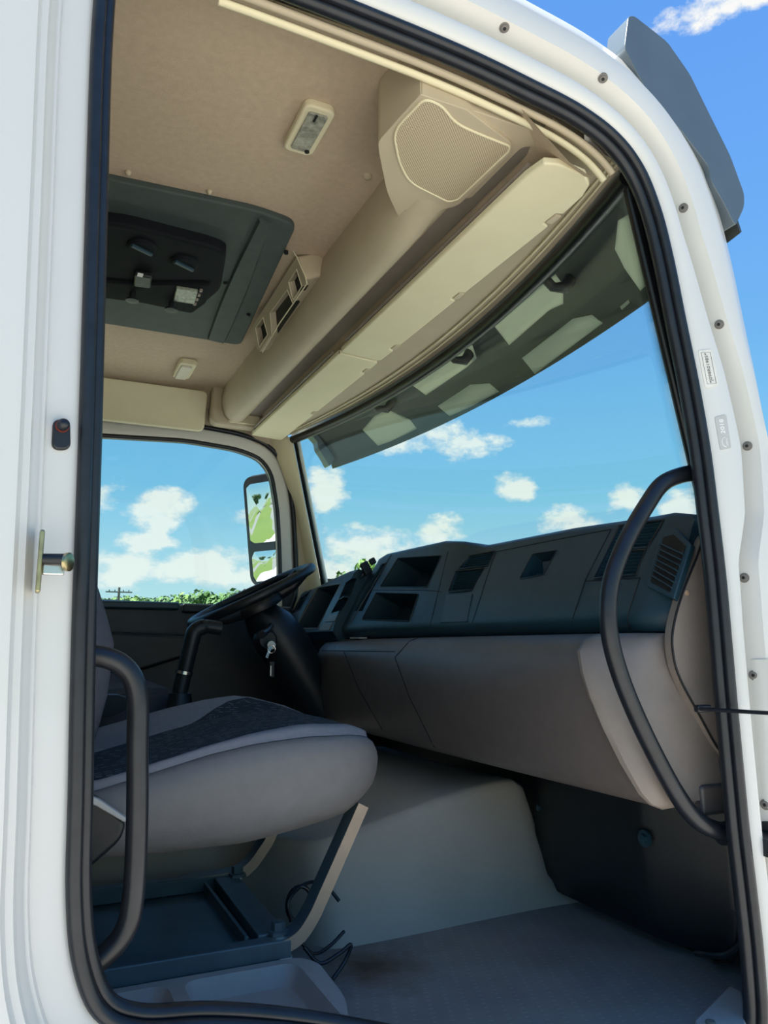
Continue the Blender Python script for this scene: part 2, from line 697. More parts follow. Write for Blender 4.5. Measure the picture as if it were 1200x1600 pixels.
def loop_frame(L):
    n = len(L)
    out = []
    for i in range(n):
        t = (L[(i + 1) % n] - L[i - 1]).normalized()
        nn = V((-t.y, t.x))           # outward for this winding
        out.append((L[i], nn))
    return out


LF = loop_frame(LOOP)


def sweep(prof_fn, rng=None, loop=True):
    """profile (n, y) swept along the door opening; n outward in the plane of the side"""
    rings = []
    it = range(len(LF)) if rng is None else rng
    for i in it:
        p, nn = LF[i % len(LF)]
        rings.append([V((p.x + nn.x * n, y, p.y + nn.y * n)) for n, y in prof_fn(p, nn)])
    return MB().loft(rings, cap=False, closed=False, loop=loop)


def frame_prof(p, nn):
    front = ss(-.2, .5, nn.x)
    top = ss(.2, .8, nn.y)
    k = max(front, top)
    A = [(-.014, .02), (-.010, .001), (.002, -.005), (.010, -.010), (.038, -.014), (.040, -.024), (.044, -.026), (.046, -.034), (.050, -.036), (.053, -.046), (.060, -.048), (.064, -.058), (.072, -.060), (.30, -.060), (.60, -.060)]
    S = lerp(.042, interp([(.2, .026), (.62, .028), (.72, .032), (.80, .062), (.92, .074), (1.05, .066), (1.14, .054), (1.30, .036), (1.40, .036)], p.y), front)
    B = [(-.014, .02), (-.010, .001), (.001, -.006), (.008, -.014), (S - .008, -.018), (S - .002, -.016), (S, -.004), (S + .002, .006), (S + .026, .010), (S + .030, -.002), (S + .038, -.022), (max(.115, S + .058), -.026), (max(.150, S + .075), -.010),
         (lerp(.182, .178, front), .03), (lerp(.195, .05, front), lerp(.12, .075, front))]
    bot = ss(.2, .8, -nn.y)
    return [(lerp(a[0], b[0], k) * (1 - .0 * bot), lerp(a[1], b[1], k)) for a, b in zip(A, B)]


fr = sweep(frame_prof)
struct(fr.build('wall_right', 'white', smooth=50), 'white painted cab side framing the open door', 'cab side')
FB = fr.bvh()


def hit(px, py, b):
    d = ray(px, py).normalized()
    r = b.ray_cast(CAM, d)
    return (r[0], r[1]) if r[0] else (None, None)


# rubber seal: two lobes
def seal_a(p, nn):
    return [(-.005 + .0085 * math.cos(a), -.008 + .0085 * math.sin(a)) for a in [2 * math.pi * k / 12 for k in range(13)]]


def seal_b(p, nn):
    return [(-.015 + .009 * math.cos(a), .006 + .011 * math.sin(a)) for a in [2 * math.pi * k / 12 for k in range(13)]]


t = thing('door_seal', (.5, 0, 0), 'black rubber seal running round the open door frame', 'door seal')
sweep(seal_a).build('outer_lip', 'rubber', t, smooth=60)
sweep(seal_b).build('inner_bulb', 'rubber', t, smooth=60)

# pale ridged trim behind the seal along the top of the opening
n_loop = len(LF)
top_idx = [i for i in range(n_loop) if LF[i][0].y > 1.425 and LF[i][0].x > .17]


def ridge(off, y0):
    def fn(p, nn):
        return [(off + .006 * math.cos(a), y0 + .007 * math.sin(a)) for a in [2 * math.pi * k / 8 for k in range(9)]]
    return fn


tr = sweep(ridge(-.016, .035), top_idx, False)
struct(tr.build('trim_1', 'beige', smooth=60), 'slim beige edging behind the door seal', 'trim')
tr = sweep(ridge(-.020, .055), top_idx, False)
struct(tr.build('trim_2', 'beige_lt', smooth=60), 'second slim cream edging above the headliner edge', 'trim')

# headliner: flat field, drops to the windscreen header and to both side rails
hl = MB()
NX, NY = 24, 30


def liner(u, v):
    y = lerp(.03, YF, v)
    e = min(y - .03, YF - y)
    x = lerp(-.5, .86, u)
    z = ZC - .075 * (1 - ss(0, .10, e))
    z -= .13 * ss(.62, .86, x)
    return V((x, y, z))


hl.grid(liner, NX, NY)
struct(hl.build('ceiling', 'liner', smooth=60), 'beige felt headliner over the cab', 'ceiling')

# outer roof skin
rf = MB()


def roof(u, v):
    y = lerp(.10, 2.02, v)
    e = min(y - .10, 2.02 - y)
    x = lerp(-.55, .86 + .14 * (1 - ((y - YC) / .96) ** 2), u)
    z = 1.70 + .04 * ss(0, .3, e) - .06 * ss(.7, 1.0, x)
    return V((x, y, z))


rf.grid(roof, 16, 20)
struct(rf.build('roof', 'white', smooth=60), 'white painted outer roof of the cab', 'roof')
rf = MB()


def front_header(u, v):
    y = lerp(.05, 2.07, v)
    a = V((wx(y, 1.46) + .006, y, 1.455))
    xr = .86 + .14 * (1 - ((y - YC) / .96) ** 2)
    b = V((xr, y, 1.69))
    return a.lerp(b, u)


rf.grid(front_header, 4, 20)
struct(rf.build('wall_front', 'white', smooth=60), 'white painted brow above the windscreen', 'brow')

# rear wall
b = MB().box((-.52, YC, .75), (.04, 2.2, 1.9))
struct(b.build('wall_rear', 'liner'), 'beige lined rear wall behind the seats', 'wall')

# floor
b = MB().box((.4, 1.05, -.03), (1.9, 2.1, .06))
struct(b.build('floor', 'floor'), 'grey rubber floor of the cab', 'floor')
# front bulkhead below the windscreen
b = MB()
b.grid(lambda u, v: V((wx(lerp(.04, 2.08, v), .85) + .06 + .12 * (1 - u), lerp(.04, 2.08, v), lerp(-.1, .79, u))), 3, 16)
struct(b.build('wall_bulkhead', 'black'), 'black front bulkhead below the windscreen', 'bulkhead')

# engine tunnel cover
tu = MB()
xs = [-.45, -.1, .2, .45, .62, .8, 1.0, 1.1, 1.17, 1.2]


def tun_ring(x):
    h = .165 + .10 * ss(.40, 1.1, x)
    k = ss(1.10, 1.2, x)
    h = h * (1 - .85 * k)
    y0 = lerp(.81, .565 + .03 * ss(.6, 1.15, x), ss(.43, .60, x))
    pts = [(y0, -.01), (y0 + .004, .012), (y0 + .045, h * .52), (y0 + .082, h * .92), (y0 + .089, h * .975), (y0 + .100, h), (y0 + .2, h - .004), (1.06, h - .008), (1.45, h - .008), (1.5, h * .9), (1.55, .01), (1.55, -.01)]
    return [V((x, y, z)) for y, z in pts]


rings = []
xx = [x for x in xs]
for i in range(60):
    rings.append(tun_ring(lerp(-.45, 1.2, i / 59)))
tu.loft(rings)
struct(tu.build('trim_3', 'tunnel', smooth=50), 'warm grey moulded rubber cover over the engine tunnel', 'tunnel cover')
TB = tu.bvh()

# windscreen
ws = MB()
ws.grid(lambda u, v: V((wx(lerp(.06, 2.05, v), lerp(.80, 1.46, u)), lerp(.06, 2.05, v), lerp(.80, 1.46, u))), 12, 40)
o = ws.build('window_1', 'glass', smooth=60)
sm = o.modifiers.new('solid', 'SOLIDIFY')
sm.thickness = .004
struct(o, 'wide curved green tinted windscreen', 'windscreen')
WB = ws.bvh()

# black gasket all round the windscreen
gk = MB()
path = [V((wx(lerp(.045, 2.06, i / 40), 1.432) - .006, lerp(.045, 2.06, i / 40), 1.432)) for i in range(41)]
gk.tube(path, .017, 10)
struct(gk.build('trim_4', 'frit', smooth=60), 'black border along the top of the windscreen', 'windscreen border')
gk = MB()
gk.tube([V((wx(.055, z) - .002, .055, z)) for z in [lerp(.8, 1.44, i / 12) for i in range(13)]], .010, 8)
struct(gk.build('trim_5', 'frit', smooth=60), 'black border down the passenger edge of the windscreen', 'windscreen border')
gk = MB()
gk.tube([V((wx(2.05, z) + .002, 2.047, z)) for z in [lerp(.8, 1.44, i / 12) for i in range(13)]], .008, 8)
struct(gk.build('trim_6', 'frit', smooth=60), 'black border down the driver edge of the windscreen', 'windscreen border')

gk = MB()
gk.tube([V((wx(2.05, z) + .022, 2.062, z)) for z in [lerp(.8, 1.44, i / 12) for i in range(13)]], .009, 8)
struct(gk.build('trim_12', 'white', smooth=60), 'slim white flange outside the driver edge of the windscreen', 'flange')

# black closing strip between door frame and windscreen edge
def loop_x(z):
    best = max((q for q, nn in LF if nn.x > .3), key=lambda q: -abs(q.y - z))
    return best.x


cl_ = MB()
zs_ = [lerp(.70, 1.40, i / 20) for i in range(21)]
cl_.loft([[V((loop_x(z) + .004, .012, z)), V((wx(.06, z) + .004, .062, z)), V((wx(.06, z) + .03, .062, z)), V((loop_x(z) + .02, .004, z))] for z in zs_])
struct(cl_.build('trim_11', 'frit', smooth=60), 'black strip between the door frame and windscreen edge', 'pillar trim')

# beige header between visors and windscreen, with two fine ridges
hd = MB()


def header(u, v):
    y = lerp(.04, 2.08, v)
    a = V((.78, y, 1.50))
    b = V((wx(y, 1.45) - .016, y, 1.452))
    c = (a + b) / 2 + V((.0, 0, -.012))
    return a * (1 - u) ** 2 + c * 2 * u * (1 - u) + b * u * u


hd.grid(header, 8, 40)
struct(hd.build('trim_7', 'beige', smooth=60), 'beige moulded header above the windscreen', 'header trim')
for i, (u, r) in enumerate(((.86, .0032), (.925, .0028))):
    rd = MB().tube([header(u, k / 40) + V((0, 0, -.003)) for k in range(41)], r, 6)
    struct(rd.build('trim_%d' % (8 + i), 'beige_lt', smooth=60), ['cream ridge along the header', 'cream ridge nearest the windscreen border'][i], 'trim')

# ------------------------------------------------------------------ driver's side: door, window, pillar
FWIN = [(-.42, 1.365), (.20, 1.375), (.53, 1.392), (.74, 1.378), (.835, 1.349), (.881, 1.29), (.909, 1.149), (.92, 1.02), (.93, .86), (.92, .745), (.60, .735), (.27, .745), (-.42, .75)]
FW = [V((x, z)) for x, z in FWIN]
fwin = round_poly([(p.x, p.y) for p in FW], .05, 3)


def offset_poly(poly, d):
    n = len(poly)
    c = V((.3, 1.08))
    out = []
    area = sum(poly[i][0] * poly[(i + 1) % n][1] - poly[(i + 1) % n][0] * poly[i][1] for i in range(n))
    sgn = 1 if area > 0 else -1
    for i in range(n):
        a, b2 = V(poly[i - 1][:2]), V(poly[(i + 1) % n][:2])
        tt = (b2 - a)
        if tt.length < 1e-6:
            tt = V((1, 0))
        tt.normalize()
        nn = V((tt.y, -tt.x)) * sgn
        out.append(V(poly[i][:2]) + nn * d)
    return out


door = thing('door_1', (.3, 2.12, 0), "closed driver's door with a wide window", 'door', kind='structure')
ring_y = [(0, 2.13), (.006, 2.105), (.045, 2.095), (.058, 2.10), (.062, 2.14)]
m_ = MB()
rings = [[V((p.x, y, p.y)) for p in offset_poly(fwin, d)] for d, y in ring_y]
m_.loft(rings, cap=False)
m_.build('window_frame', 'white', door, smooth=60)
m_ = MB()
m_.tube([V((p.x, 2.103, p.y)) for p in offset_poly(fwin, .001)], .009, 8, True)
m_.build('window_rubber', 'rubber', door, smooth=60)
m_ = MB()
m_.add([V((p.x, 2.118, p.y)) for p in offset_poly(fwin, .003)] + [V((p.x, 2.122, p.y)) for p in offset_poly(fwin, .003)], [])
n = len(fwin)
m_.f = [tuple(range(n)), tuple(range(2 * n - 1, n - 1, -1))] + [(i, (i + 1) % n, n + (i + 1) % n, n + i) for i in range(n)]
m_.build('pane', 'glass', door, smooth=0)
# lower door card
m_ = MB()
m_.prism([(-.45, .02), (.99, .02), (1.0, .70), (.97, .735), (-.45, .745)], lambda u, v, t: V((u, t, v)), 2.06, 2.14)
m_.build('door_card', 'black', door, bevel=.012)
m_ = MB()
m_.prism([(-.45, .715), (.52, .715), (.52, .745), (-.45, .75)], lambda u, v, t: V((u, t, v)), 2.035, 2.11)
m_.build('sill_cap', 'dash', door, bevel=.01)
m_ = MB()
m_.prism([(.53, .705), (.97, .70), (.965, .738), (.53, .742)], lambda u, v, t: V((u, t, v)), 2.045, 2.11)
m_.build('sill_cap', 'black', door, bevel=.01)
m_ = MB()
m_.prism(round_poly([(-.3, .45), (.25, .45), (.6, .56), (.56, .62), (.1, .64), (-.3, .64)], .05), lambda u, v, t: V((u, t, v)), 1.99, 2.07)
m_.build('armrest', 'black', door, bevel=.015)

# far side wall around the door
m_ = MB()
outer = offset_poly(fwin, .075)
m_.loft([[V((p.x, 2.10, p.y)) for p in offset_poly(fwin, .066)], [V((p.x, 2.085, p.y)) for p in offset_poly(fwin, .085)], [V((p.x, 2.09, p.y)) for p in offset_poly(fwin, .16)], [V((p.x, 2.14, p.y)) for p in offset_poly(fwin, .23)]], cap=False)
for p in m_.v:
    p.x = min(p.x, wx(2.05, p.z) - .004)
struct(m_.build('wall_left', 'beige', smooth=60), "beige lined cab wall round the driver's door", 'wall')
m_ = MB().tube([V((p.x, 2.092, p.y)) for p in offset_poly(fwin, .066)], .010, 8, True)
m_.build('door_seal', 'rubber', door, smooth=60)
# lower front corner of that side
b = MB().box((1.12, 2.11, .36), (.36, .04, 1.0))
struct(b.build('wall_left_corner', 'black'), "black cowl side panel in the driver's footwell", 'panel')
# outer skin of that side
m_ = MB().loft([[V((p.x, 2.15, p.y)) for p in offset_poly(fwin, d)] for d in (.0, .25)], cap=False)
for p in m_.v:
    p.x = min(p.x, wx(2.05, p.z) - .004)
struct(m_.build('wall_left_skin', 'white', smooth=0), "white outer skin of the driver's side", 'cab side')

# cream pillar trim beside the windscreen, driver's side
m_ = MB()


def pillar(u, v):
    z = lerp(1.44, .62, v)
    x1 = wx(2.05, z) - .008
    x0 = interp([(.62, 1.05), (.907, 1.034), (.987, 1.018), (1.152, .981), (1.263, .937), (1.353, .90), (1.44, .87)], z)
    a = V((x0, 2.088, z))
    b = V((x1, 2.045, z))
    c = (a + b) / 2 + V((-.0, -.03, 0))
    return a * (1 - u) ** 2 + c * 2 * u * (1 - u) + b * u * u


m_.grid(pillar, 8, 14)
struct(m_.build('trim_10', 'beige_lt', smooth=60), "cream pillar trim between driver's window and windscreen", 'pillar trim')

# overhead panel above driver's window
m_ = MB()
m_.prism(rrect(-.45, 1.425, .585, 1.575, .02), lambda u, v, t: V((u, t + (v - 1.425) * -.35, v)), 2.05, 2.075)
o = m_.build('storage_flap', 'beige_lt', bevel=.006)
tag(o, "plain beige flap panel above the driver's window", 'panel')

# ------------------------------------------------------------------ overhead console (rounded beam across the cab)
con = thing('overhead_console', (.68, YC, 1.47), 'beige rounded overhead console beam running across the cab', 'console')
m_ = MB()


def beam(y, grow=0.0):
    base = [(.645, 1.61), (.637, 1.56), (.638, 1.51), (.650, 1.478), (.672, 1.460), (.695, 1.455), (.718, 1.461), (.735, 1.478), (.743, 1.51), (.746, 1.61)]
    k = 1 - ss(.28, .50, y)
    return [V((x, y, max(z, z + (1.482 - z) * k) if z < 1.482 else z)) for x, z in base]


m_.loft([beam(lerp(.30, 1.985, i / 24)) for i in range(25)])
m_.build('beam', 'beige', con, smooth=60)
# speaker box at the passenger end
SPZ = 1.478
sp_poly = [P(590, 222, z=SPZ), P(678, 122, z=SPZ), P(720, 150, z=SPZ), P(800, 226, z=SPZ), P(798, 240, z=SPZ), P(716, 322, z=SPZ), P(690, 328, z=SPZ), P(625, 345, z=SPZ), P(604, 300, z=SPZ), P(592, 240, z=SPZ)]
sp2 = [(p.x, p.y) for p in sp_poly]
m_ = MB()
m_.prism(round_poly(sp2, .03, 6), lambda u, v, t: V((u, max(v, .062), t)), 1.478, 1.60)
m_.build('speaker_box', 'beige', con, bevel=.008, seg=3)
gr_px = [(614, 205), (681, 130), (690, 165), (712, 193), (750, 210), (796, 228), (795, 236), (715, 312), (700, 315), (640, 285), (624, 255)]
gp = [P(x, y, z=1.477) for x, y in gr_px]
for p in gp:
    p.y = max(p.y, .066)
m_ = MB()
m_.prism(round_poly([(p.x, p.y) for p in gp], .03, 7), lambda u, v, t: V((u, v, t)), 1.4765, 1.481)
spg = m_.build('speaker_grille', 'grille', con)
gl_ = round_poly([(p.x, p.y) for p in gp], .03, 7)
m_ = MB().tube([V((p.x, p.y, 1.477)) for p in gl_], .0022, 6, True)
m_.build('grille_rim', 'beige_lt', spg)
# wide stepped shoulder in front of the speaker, by the door
m_ = MB()
sh = [(.56, .068), (.86, .068), (.885, .08), (.885, .10), (.765, .108), (.765, .30), (.735, .30), (.735, .125), (.60, .10)]
m_.prism(round_poly(sh, .02), lambda u, v, t: V((u, v, t)), 1.486, 1.60)
m_.build('shoulder', 'beige', con, bevel=.01, seg=3)
# end cap at driver's side
m_ = MB()
m_.prism(rrect(.60, 1.445, .80, 1.66, .03), lambda u, v, t: V((u, t, v)), 1.985, 2.05)
ec = m_.build('end_cap', 'beige', con, bevel=.012, seg=3)
m_ = MB()
m_.prism(round_poly([(.665, 1.455), (.79, 1.455), (.79, 1.53), (.665, 1.53)], .012), lambda u, v, t: V((u, t, v)), 1.976, 1.99)
m_.build('cap_plate', 'beige_lt', ec, bevel=.003)
# gutter between beam and visors
m_ = MB().box((.765, YC, 1.50), (.05, 1.95, .02))
m_.build('gutter', 'taupe', con)

# switch panel with three openings on the rear face of the beam
PN = V((-.12, 0, -.05)).normalized()


def on_panel(px, py, d=0):
    r_ = ray(px, py)
    p = CAM + r_ * ((V((.60, 1.2, 1.54)) - CAM).dot(PN) / r_.dot(PN))
    return p + PN * d


def slab(pts, nrm, t0, t1):
    return MB().loft([[p + nrm * t0 for p in pts], [p + nrm * t1 for p in pts]])


outl = [on_panel(*q) for q in ((397, 510), (468, 398), (480, 428), (482, 436), (408, 550), (404, 545))]
pan = slab(round_poly(outl, .012), PN, -.07, .006).build('switch_panel', 'beige', con)
sw = pan
ops = []
for q in (((402, 512), (414, 495), (421, 522), (408, 542)), ((425, 488), (452, 452), (461, 474), (428, 522)), ((454, 440), (467, 420), (475, 447), (461, 468))):
    pts = [on_panel(*k) for k in q]
    ops.append(slab(pts, PN, -.015, .03))
cut(pan, ops)
for q in (((402, 512), (414, 495), (421, 522), (408, 542)), ((425, 488), (452, 452), (461, 474), (428, 522)), ((454, 440), (467, 420), (475, 447), (461, 468))):
    pts = [on_panel(*k) for k in q]
    slab(pts, PN, -.0150, -.0125).build('opening', 'dark', sw, smooth=0)
    MB().tube([p + PN * .0065 for p in pts], .0014, 6, True).build('opening_rim', 'beige_lt', sw)
MB().tube([on_panel(461, 386, .012), on_panel(470, 400, .012), on_panel(482, 430, .010), on_panel(484, 442, .008), on_panel(440, 505, .008), on_panel(413, 550, .007)], .0018, 6).build('edge_bead', 'beige_lt', sw)

# ------------------------------------------------------------------ sun visors
def visor(y0, y1, label, near_round):
    t = thing('sun_visor', (.83, (y0 + y1) / 2, 1.42), label, 'sun visor', 'beige sun visors')
    r0 = .055 if near_round else .012
    # plan outline, counter-clockwise (x forward, y to the driver)
    nt = []
    pts = [(.768, y0 + r0), (.775, y0 + .01), (.80, y0), (.86, y0 + .002), (.885, y0 + .02), (.897, y0 + .055)] if near_round else [(.772, y0 + .006), (.778, y0), (.893, y0), (.9, y0 + .008)]
    L = y1 - y0
    a1 = .12 if near_round else .06
    a2 = .50 if near_round else .55
    a3 = .86
    for a in ((a1, a2, a3) if near_round else (a1, a2)):
        yy = y0 + L * a
        pts += [(.901, yy), (.888, yy + .006), (.887, yy + .045), (.902, yy + .05)]
    pts += [(.90, y1 - .008), (.893, y1), (.778, y1), (.772, y1 - .006)]
    m = MB()
    m.prism(pts, lambda u, v, tt: V((u, v, tt + (u - .77) * -.06)), 1.425, 1.440)
    m.build('pad', 'beige_lt', t, bevel=.005, seg=3)
    for a in ((a1, a2, a3) if near_round else (a1, a2)):
        yy = y0 + L * a
        c = MB().box((.897, yy + .026, 1.426), (.016, .034, .014))
        c.build('clip', 'beige', t, bevel=.003)
    p = MB().tube([(.772, y0 + .05, 1.446), (.772, y1 - .05, 1.446)], .005, 8)
    p.build('hinge_rod', 'taupe', t)
    return t


visor(.055, 1.045, 'long beige sun visor on the passenger side with three clips', True)
visor(1.057, 2.03, "beige sun visor on the driver's side with two clips", False)

# ------------------------------------------------------------------ ceiling fittings
def ceil_pts(pxs, z):
    return [(P(x, y, z=z).x, P(x, y, z=z).y) for x, y in pxs]


# dome lamp, passenger side
t = thing('ceiling_lamp', (.43, .37, 1.59), 'rectangular cab lamp with ribbed clear lens near the passenger door', 'lamp', 'cab ceiling lamps')
x0, x1, y0, y1 = .405, .468, .292, .440
m_ = MB().prism(rrect(x0, y0, x1, y1, .016), lambda u, v, tt: V((u, v, tt)), 1.583, 1.602)
m_.build('housing', 'beige_lt', t, bevel=.005, seg=3)
m_ = MB().prism(rrect(x0 + .012, y0 + .014, x1 - .012, y1 - .016, .006), lambda u, v, tt: V((u, v, tt)), 1.579, 1.59)
m_.build('lens', 'lamp_lens', t, bevel=.002)
MB().box(((x0 + x1) / 2 - .004, y0 + .024, 1.578), (.004, .018, .004)).build('rocker', 'black', t)
MB().lathe((x1 - .017, y1 - .022, 1.580), (0, 0, -1), [(.005, 0), (.005, .004), (.001, .005)], 10).build('switch', 'dark', t)
t = thing('ceiling_lamp', (.46, 1.83, 1.59), "small milky cab lamp on the ceiling near the driver's side", 'lamp', 'cab ceiling lamps')
x0, x1, y0, y1 = .430, .492, 1.74, 1.91
MB().prism(rrect(x0, y0, x1, y1, .016), lambda u, v, tt: V((u, v, tt)), 1.580, 1.602).build('housing', 'beige_lt', t, bevel=.005)
MB().prism(rrect(x0 + .008, y0 + .02, x1 - .014, y1 - .012, .006), lambda u, v, tt: V((u, v, tt)), 1.572, 1.59).build('lens', 'lamp_white', t, bevel=.003)

# screws and trim studs in the headliner
for q, lab, r in (((200, 271), 'small beige trim stud beside the hatch corner post', .007), ((327, 301), 'small beige trim stud at the hatch edge', .006), ((574, 277), 'round beige button in the headliner by the speaker', .011)):
    p = P(*q, z=1.596)
    m_ = MB().lathe((p.x, p.y, 1.602), (0, 0, -1), [(r, 0), (r, .004), (r * .8, .008), (r * .3, .010), (.0005, .0105)], 16)
    tag(m_.build('trim_stud', 'beige', smooth=60), lab, 'stud', 'studs in the headliner')

# roof hatch panel
ht = thing('roof_hatch', (.3, 1.1, 1.59), 'dark green grey roof hatch panel in the headliner', 'hatch')
HZ = 1.585
hp = ceil_pts([(120, 270), (400, 329), (464, 352), (376, 540), (330, 532), (110, 497)], HZ)
m_ = MB().prism(round_poly(hp, .035), lambda u, v, tt: V((u, v, tt)), 1.583, 1.603)
m_.build('panel', 'hatch', ht, bevel=.006, seg=2)
hs = ceil_pts([(404, 342), (424, 350), (352, 534), (324, 528)], 1.58)
cvx = MB()
n1 = 8
a0, a1, b1, b0 = [V((p[0], p[1], 1.583)) for p in hs]
rings = []
for i in range(n1 + 1):
    u = i / n1
    w_ = math.sin(u * math.pi)
    rings.append([a0.lerp(b0, u) + V((-.008 * w_, 0, 0)), a0.lerp(b0, u) + V((.004 - .008 * w_, 0, -.010)), a1.lerp(b1, u) + V((-.006 + .006 * w_, 0, -.010)), a1.lerp(b1, u) + V((.008 * w_, 0, 0))])
cvx.loft(rings)
cvx.build('raised_strip', 'hatch', ht, smooth=30)
for q in ((447, 395), (388, 492), (352, 443)):
    p = P(*q, z=1.58)
    MB().lathe((p.x, p.y, 1.585), (0, 0, -1), [(.006, 0), (.006, .008), (.003, .010)], 10).build('catch', 'black', ht)
# air unit in the hatch: black bezel with two dials, a switch, display and two knobs
ac = thing('roof_air_unit', (.27, 1.1, 1.57), 'black roof air unit with dials and a small display', 'air unit')
m_ = MB().prism(round_poly(ceil_pts([(130, 340), (200, 349), (330, 382), (354, 392), (345, 450), (300, 488), (230, 472), (120, 458)], 1.56), .03), lambda u, v, tt: V((u, v, tt)), 1.552, 1.59)
body = m_.build('housing', 'unit', ac, bevel=.010, seg=3)
m_ = MB().prism(round_poly(ceil_pts([(125, 432), (210, 440), (330, 440), (322, 470), (300, 486), (225, 470), (120, 456)], 1.552), .012), lambda u, v, tt: V((u, v, tt)), 1.543, 1.56)
m_.build('lower_face', 'unit', ac, bevel=.006, seg=3)
for q in ((222, 385), (288, 410)):
    p = P(*q, z=1.55)
    d_ = MB().lathe((p.x, p.y, 1.556), (0, 0, -1), [(.036, 0), (.036, .008), (.031, .013), (.0, .013)], 28).build('dial', 'unit', ac)
    MB().box((p.x, p.y, 1.541), (.06, .010, .010), Matrix.Rotation(.5, 3, 'Z')).build('dial_grip', 'dash', d_, bevel=.003)
p = P(223, 437, z=1.54)
sw_ = MB().box((p.x, p.y, 1.541), (.045, .07, .018), Matrix.Rotation(-.1, 3, 'Z')).build('rocker_switch', 'black', ac, bevel=.006)
p = P(219, 430, z=1.531)
MB().box((p.x, p.y, 1.5315), (.014, .018, .002)).build('switch_mark', 'white_ink', sw_)
p = P(290, 461, z=1.54)
ds_ = MB().box((p.x, p.y, 1.540), (.058, .085, .010), Matrix.Rotation(-.08, 3, 'Z')).build('display', 'display', ac, bevel=.003)
ds_['label'] = 'pale lit display window'
for k in range(4):
    p = P(314 - k * 3.2, 453 + k * 7, z=1.54)
    MB().box((p.x, p.y, 1.538), (.008, .012, .006)).build('button', 'taupe', ac, bevel=.001)
for q in ((207, 462), (268, 477)):
    p = P(*q, z=1.535)
    k_ = MB().lathe((p.x, p.y, 1.555), (0, 0, -1), [(.008, 0), (.008, .03), (.018, .031), (.018, .036), (.002, .038)], 18).build('knob', 'black', ac)

# ------------------------------------------------------------------ outer sun visor above the windscreen
ev = thing('outer_sun_visor', (1.1, YC, 1.4), 'smoke grey outer sun visor above the windscreen', 'sun visor')
VA = [(.0, 1.565), (.045, 1.535), (.095, 1.49), (.15, 1.43), (.19, 1.375), (.20, 1.345)]


def vis_pt(u, y):
    k = u * (len(VA) - 1)
    i = min(int(k), len(VA) - 2)
    dx, z = [lerp(VA[i][j], VA[i + 1][j], k - i) for j in (0, 1)]
    b = .12 * (1 - ((y - YC) / 1.1) ** 2)
    return V((.958 + dx + b, y, z - .03 * ss(.5, 1, u) * (1 - ss(0, .5, y))*0))


VISB = MB().grid(lambda u, v: vis_pt(u, lerp(-.01, 2.13, v)), 15, 40).bvh()
m_ = MB()
NV = 16
m_.loft([[vis_pt(k / NV, y) for k in range(NV + 1)] + [vis_pt(k / NV, y) + V((.0045, 0, .0045)) for k in range(NV, -1, -1)] for y in [lerp(-.01, 2.13, j / 40) for j in range(41)]])
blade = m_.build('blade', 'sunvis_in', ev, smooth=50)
vcuts = []
# rounded end cheeks at both sides
chk_px = [(979, 28), (988, 27), (1040, 68), (1075, 118), (1108, 185), (1138, 245), (1160, 305), (1160, 325), (1146, 356), (1128, 320), (1108, 285), (1104, 262), (1060, 205), (1010, 150), (973, 78)]
chk = [P(x, y, y=-.02) for x, y in chk_px]
cp = [(p.x, p.z) for p in chk]
for y0_, y1_ in ((-.025, .03), (2.09, 2.145)):
    m_ = MB().prism(round_poly(cp, .01, 3), lambda u, v, tt: V((u, tt, v)), y0_, y1_)
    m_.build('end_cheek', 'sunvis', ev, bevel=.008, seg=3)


def vis_hit(px, py):
    return hit(px, py, VISB)[0]


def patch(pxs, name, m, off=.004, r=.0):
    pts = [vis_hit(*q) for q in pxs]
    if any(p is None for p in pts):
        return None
    # subdivide edges so that the patch follows the curve of the blade
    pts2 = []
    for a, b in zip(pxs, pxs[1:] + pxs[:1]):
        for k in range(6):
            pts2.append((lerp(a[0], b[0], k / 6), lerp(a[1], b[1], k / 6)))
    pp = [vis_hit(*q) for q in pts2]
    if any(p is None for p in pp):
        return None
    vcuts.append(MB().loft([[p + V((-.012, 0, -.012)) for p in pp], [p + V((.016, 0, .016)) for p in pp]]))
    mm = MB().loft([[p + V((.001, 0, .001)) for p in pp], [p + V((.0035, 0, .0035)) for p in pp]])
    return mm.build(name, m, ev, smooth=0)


PALE_PX = [  # pale patches of unknown nature, built as translucent panels set in the blade
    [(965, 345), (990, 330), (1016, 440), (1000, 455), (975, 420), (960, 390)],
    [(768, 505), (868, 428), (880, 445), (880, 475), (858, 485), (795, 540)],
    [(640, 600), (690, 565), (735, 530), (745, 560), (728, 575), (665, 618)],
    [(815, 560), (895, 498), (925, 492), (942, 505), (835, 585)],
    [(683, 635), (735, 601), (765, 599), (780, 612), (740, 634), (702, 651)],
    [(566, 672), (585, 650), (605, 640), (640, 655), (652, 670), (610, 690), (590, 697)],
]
for q in PALE_PX:
    patch(q, 'pale_patch', 'pale_vis')
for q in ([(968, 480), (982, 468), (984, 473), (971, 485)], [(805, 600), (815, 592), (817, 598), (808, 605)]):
    patch(q, 'pale_patch', 'pale_vis')
cut(blade, vcuts)
for px, py in ((893, 440), (735, 555), (612, 632)):
    p = vis_hit(px, py)
    n_ = V((-.7, 0, -.7))
    b_ = MB().tube([p + V((.0, .0, .01)), p + n_ * .03, p + V((-.05, .01, -.02)), p + V((-.085, .012, .01))], [.018, .016, .012, .012], 10)
    br = b_.build('bracket', 'dark', ev)
    MB().lathe(p + n_ * .03, n_, [(.012, 0), (.012, .008), (.004, .01)], 10).build('bracket_bolt', 'dash', br)

# ------------------------------------------------------------------ dashboard
db = thing('dashboard', (1.05, YC, .3), 'charcoal and taupe truck dashboard across the cab', 'dashboard')
UP = MB()


